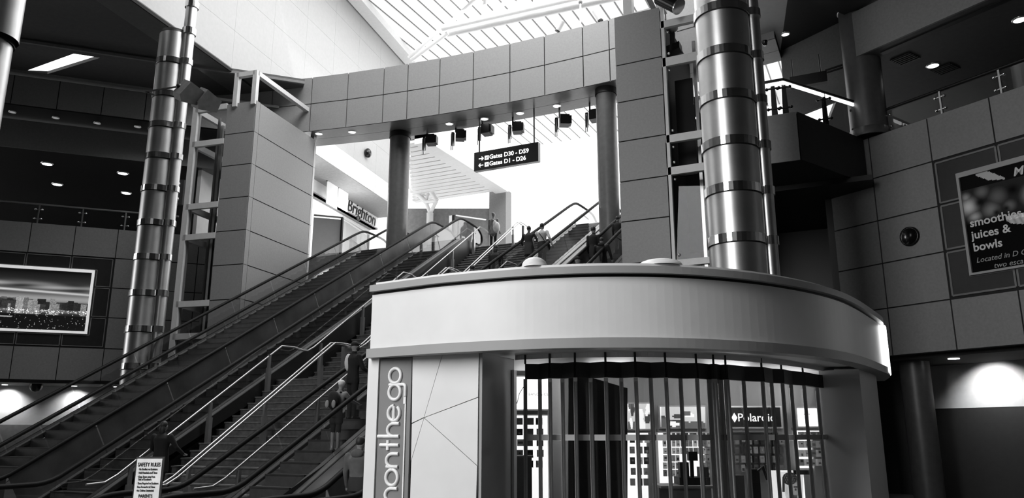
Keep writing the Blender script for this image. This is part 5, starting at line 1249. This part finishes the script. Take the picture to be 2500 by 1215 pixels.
    if 'shoulder_bag' in extras:
        c = MB(); c.ball(fr(S(.19, -.10, 1.02)), .17*k, .14*k, .26*k, 10); c.ball(fr(S(.12, -.12, 1.18)), .1*k, .1*k, .18*k, 8); bg = c.build('shoulder_bag', 'bag_light', T)
        MB().tube([fr(S(.15, -.15, 1.25)), fr(S(.05, -.12, 1.40)), fr(S(-.06, -.06, 1.44))], .02*k, 6).build('strap', 'bag_light', bg)
    if 'sling' in extras:
        bg = MB().ball(fr(S(.26, -.05, .82)), .10*k, .09*k, .15*k, 8).build('sling_bag', 'cloth_black', T)
        MB().tube([fr(S(.2, -.08, .95)), fr(S(.06, -.135, 1.2)), fr(S(-.06, -.12, 1.36)), fr(S(-.1, -.03, 1.44))], .016*k, 6).build('strap', 'cloth_black', bg)
    if 'vest' in extras:
        c = MB(); c.ball(fr(S(-.12, -.06, 1.28)), .1*k, .09*k, .2*k, 8); c.ball(fr(S(-.2, -.02, 1.3)), .07*k, .07*k, .11*k, 8); c.build('white_jersey_panel', 'cloth_white', T)
    return t
def stair_z(y):
    if y < FL[0][0]: return 0.0
    for (y0, y1, z0) in FL:
        if y < y0: return z0
        if y <= y1: return z0+3.45/20*min(20, 1+math.floor((y-y0)/((y1-y0)/19)))
    return Z2
def step_z(y):
    if y < 11.15: return .02
    return min(Z2, .02+.2245*(1+math.floor((y-11.15)/.4)))
def solve(px, py, h, zf, ya=9.2, yb=33.0):
    """walk along the slope to where a head top of height h above it lies on this sight line"""
    best = None; y = ya
    while y < yb:
        d = ray(px, py); p = EYE+d*(y/d[1]); e = abs(p[2]-h-zf(y))
        if best is None or e < best[0]: best = (e, p[0], y)
        y += .02
    return V(best[1], best[2], zf(best[2]))
PEOPLE = []
def ppl(px, py, h, zf, label, yaw=0.0, rng=(9.2, 33), fx=None, **kw):
    b = solve(px, py, h, zf, *rng)
    if fx is not None:
        d = ray(px, py); y = fx*d[1]/d[0]; zt = EYE[2]+d[2]*y/d[1]; b = V(fx, y, zf(y)); h = zt-b[2]
    t = person(label, b, yaw, h, **kw); PEOPLE.append((label, b, PROJ(b+UP*h), PROJ(b))); return t
W_ = ((.25, .1), (-.2, .15))
b = V(-16.12, 31.75, Z2); hh = 1.82
PEOPLE.append(person('person in a pale coat with a big light shoulder bag standing at the stair top', (b[0], b[1], Z2), .1, hh, top='bag_mid', low='cloth_black', hairm='hair_light', coat=.06, arms=((.1, .1), (.2, .2)), legs=((-.06, .0), (.08, .05)), extras=('shoulder_bag', 'bun'), bulk=1.05))
ppl(1210, 598, 1.8, stair_z, 'person in black with dark hair climbing the upper stairs below the pale coat', .0, (24, 33), top='cloth_black', low='cloth_dark', coat=.12, legs=W_, bulk=1.15, extras=('long_hair',))
ppl(1153, 647, 1.8, stair_z, 'dark haired person on the stairs whose head just clears the kiosk roof', .0, (18, 33), fx=-12.1, top='cloth_dark', legs=W_)
ppl(1291, 552, 1.86, step_z, 'left one of the couple on the escalator, dark jacket, hands at the waist', .05, (20, 31), fx=-10.8, top='cloth_dark', low='cloth_black', coat=.2, bulk=1.1, arms=((.35, 1.0), (.35, 1.0)), out=(.5, .45), extras=())
ppl(1323, 545, 1.88, step_z, 'right one of the couple on the escalator, pale sweater with a dark sling strap', -.05, (20, 31), fx=-10.33, top='cloth_light', low='cloth_black', bulk=1.12, arms=((-.25, .7), (-.25, .7)), out=(.45, .45), extras=('sling',))
ppl(1448, 553, 1.84, step_z, 'tall dark figure on the right escalator standing next to the couple', .0, (20, 31), fx=-8.05, top='cloth_black', low='cloth_black', coat=.15, extras=())
ppl(1468, 580, 1.86, step_z, 'dark heavy coated figure one step lower on the right escalator', .1, (18, 31), fx=-7.7, top='cloth_black', low='cloth_black', coat=.2, bulk=1.25, arms=((.6, .8), (.2, .3)), out=(.3, .3), hood=True)
ppl(1507, 528, 1.86, step_z, 'dark figure on the right escalator half hidden by the lift tower', .0, (20, 31), fx=-7.9, top='cloth_black', low='cloth_black', coat=.1)
ppl(1408, 627, 1.82, step_z, 'person with a dark cap whose head shows above the kiosk roof', -1.2, (11, 31), fx=-7.75, top='cloth_dark', extras=('cap',))
ppl(826, 926, 1.62, step_z, 'person with a black backpack, pale top and bare legs on the escalator by the kiosk', .0, (10, 24), fx=-10.72, top='bag_mid', low='cloth_black', bare=True, shorts=True, lean=.18, arms=((.9, .3), (.9, .4)), out=(.15, .15), extras=('backpack', 'white_cap'), shoe='mid')
ppl(866, 834, 1.78, step_z, 'person in a black cap and face mask with a white jersey on the escalator', -.3, (10, 26), fx=-11.3, top='cloth_black', low='cloth_black', head_turn=.9, arms=((.7, 1.2), (.3, .9)), out=(.3, .2), extras=('cap', 'mask', 'vest'), bulk=1.1)
ppl(918, 828, 1.72, step_z, 'person in dark top and camouflage trousers partly hidden by the kiosk corner', .0, (10, 26), fx=-10.95, top='cloth_dark', low='cloth_camo', extras=())
ppl(880, 1066, 1.74, step_z, 'person in a grey hooded sweatshirt seen from behind beside the kiosk', .1, (9.3, 14), fx=-8.25, top='cloth_grey', low='cloth_dark', hood=True, bulk=1.25, arms=((.15, .2), (.15, .2)), out=(.2, .2))
ppl(400, 1036, 1.7, stair_z, 'dark dressed person with loose hair on the lowest stairs behind the safety notice', .2, (10.5, 17), top='cloth_black', low='cloth_black', coat=.2, hairm='hair', bulk=1.2, arms=((.4, .6), (.4, .6)), out=(.35, .35), extras=('long_hair',))
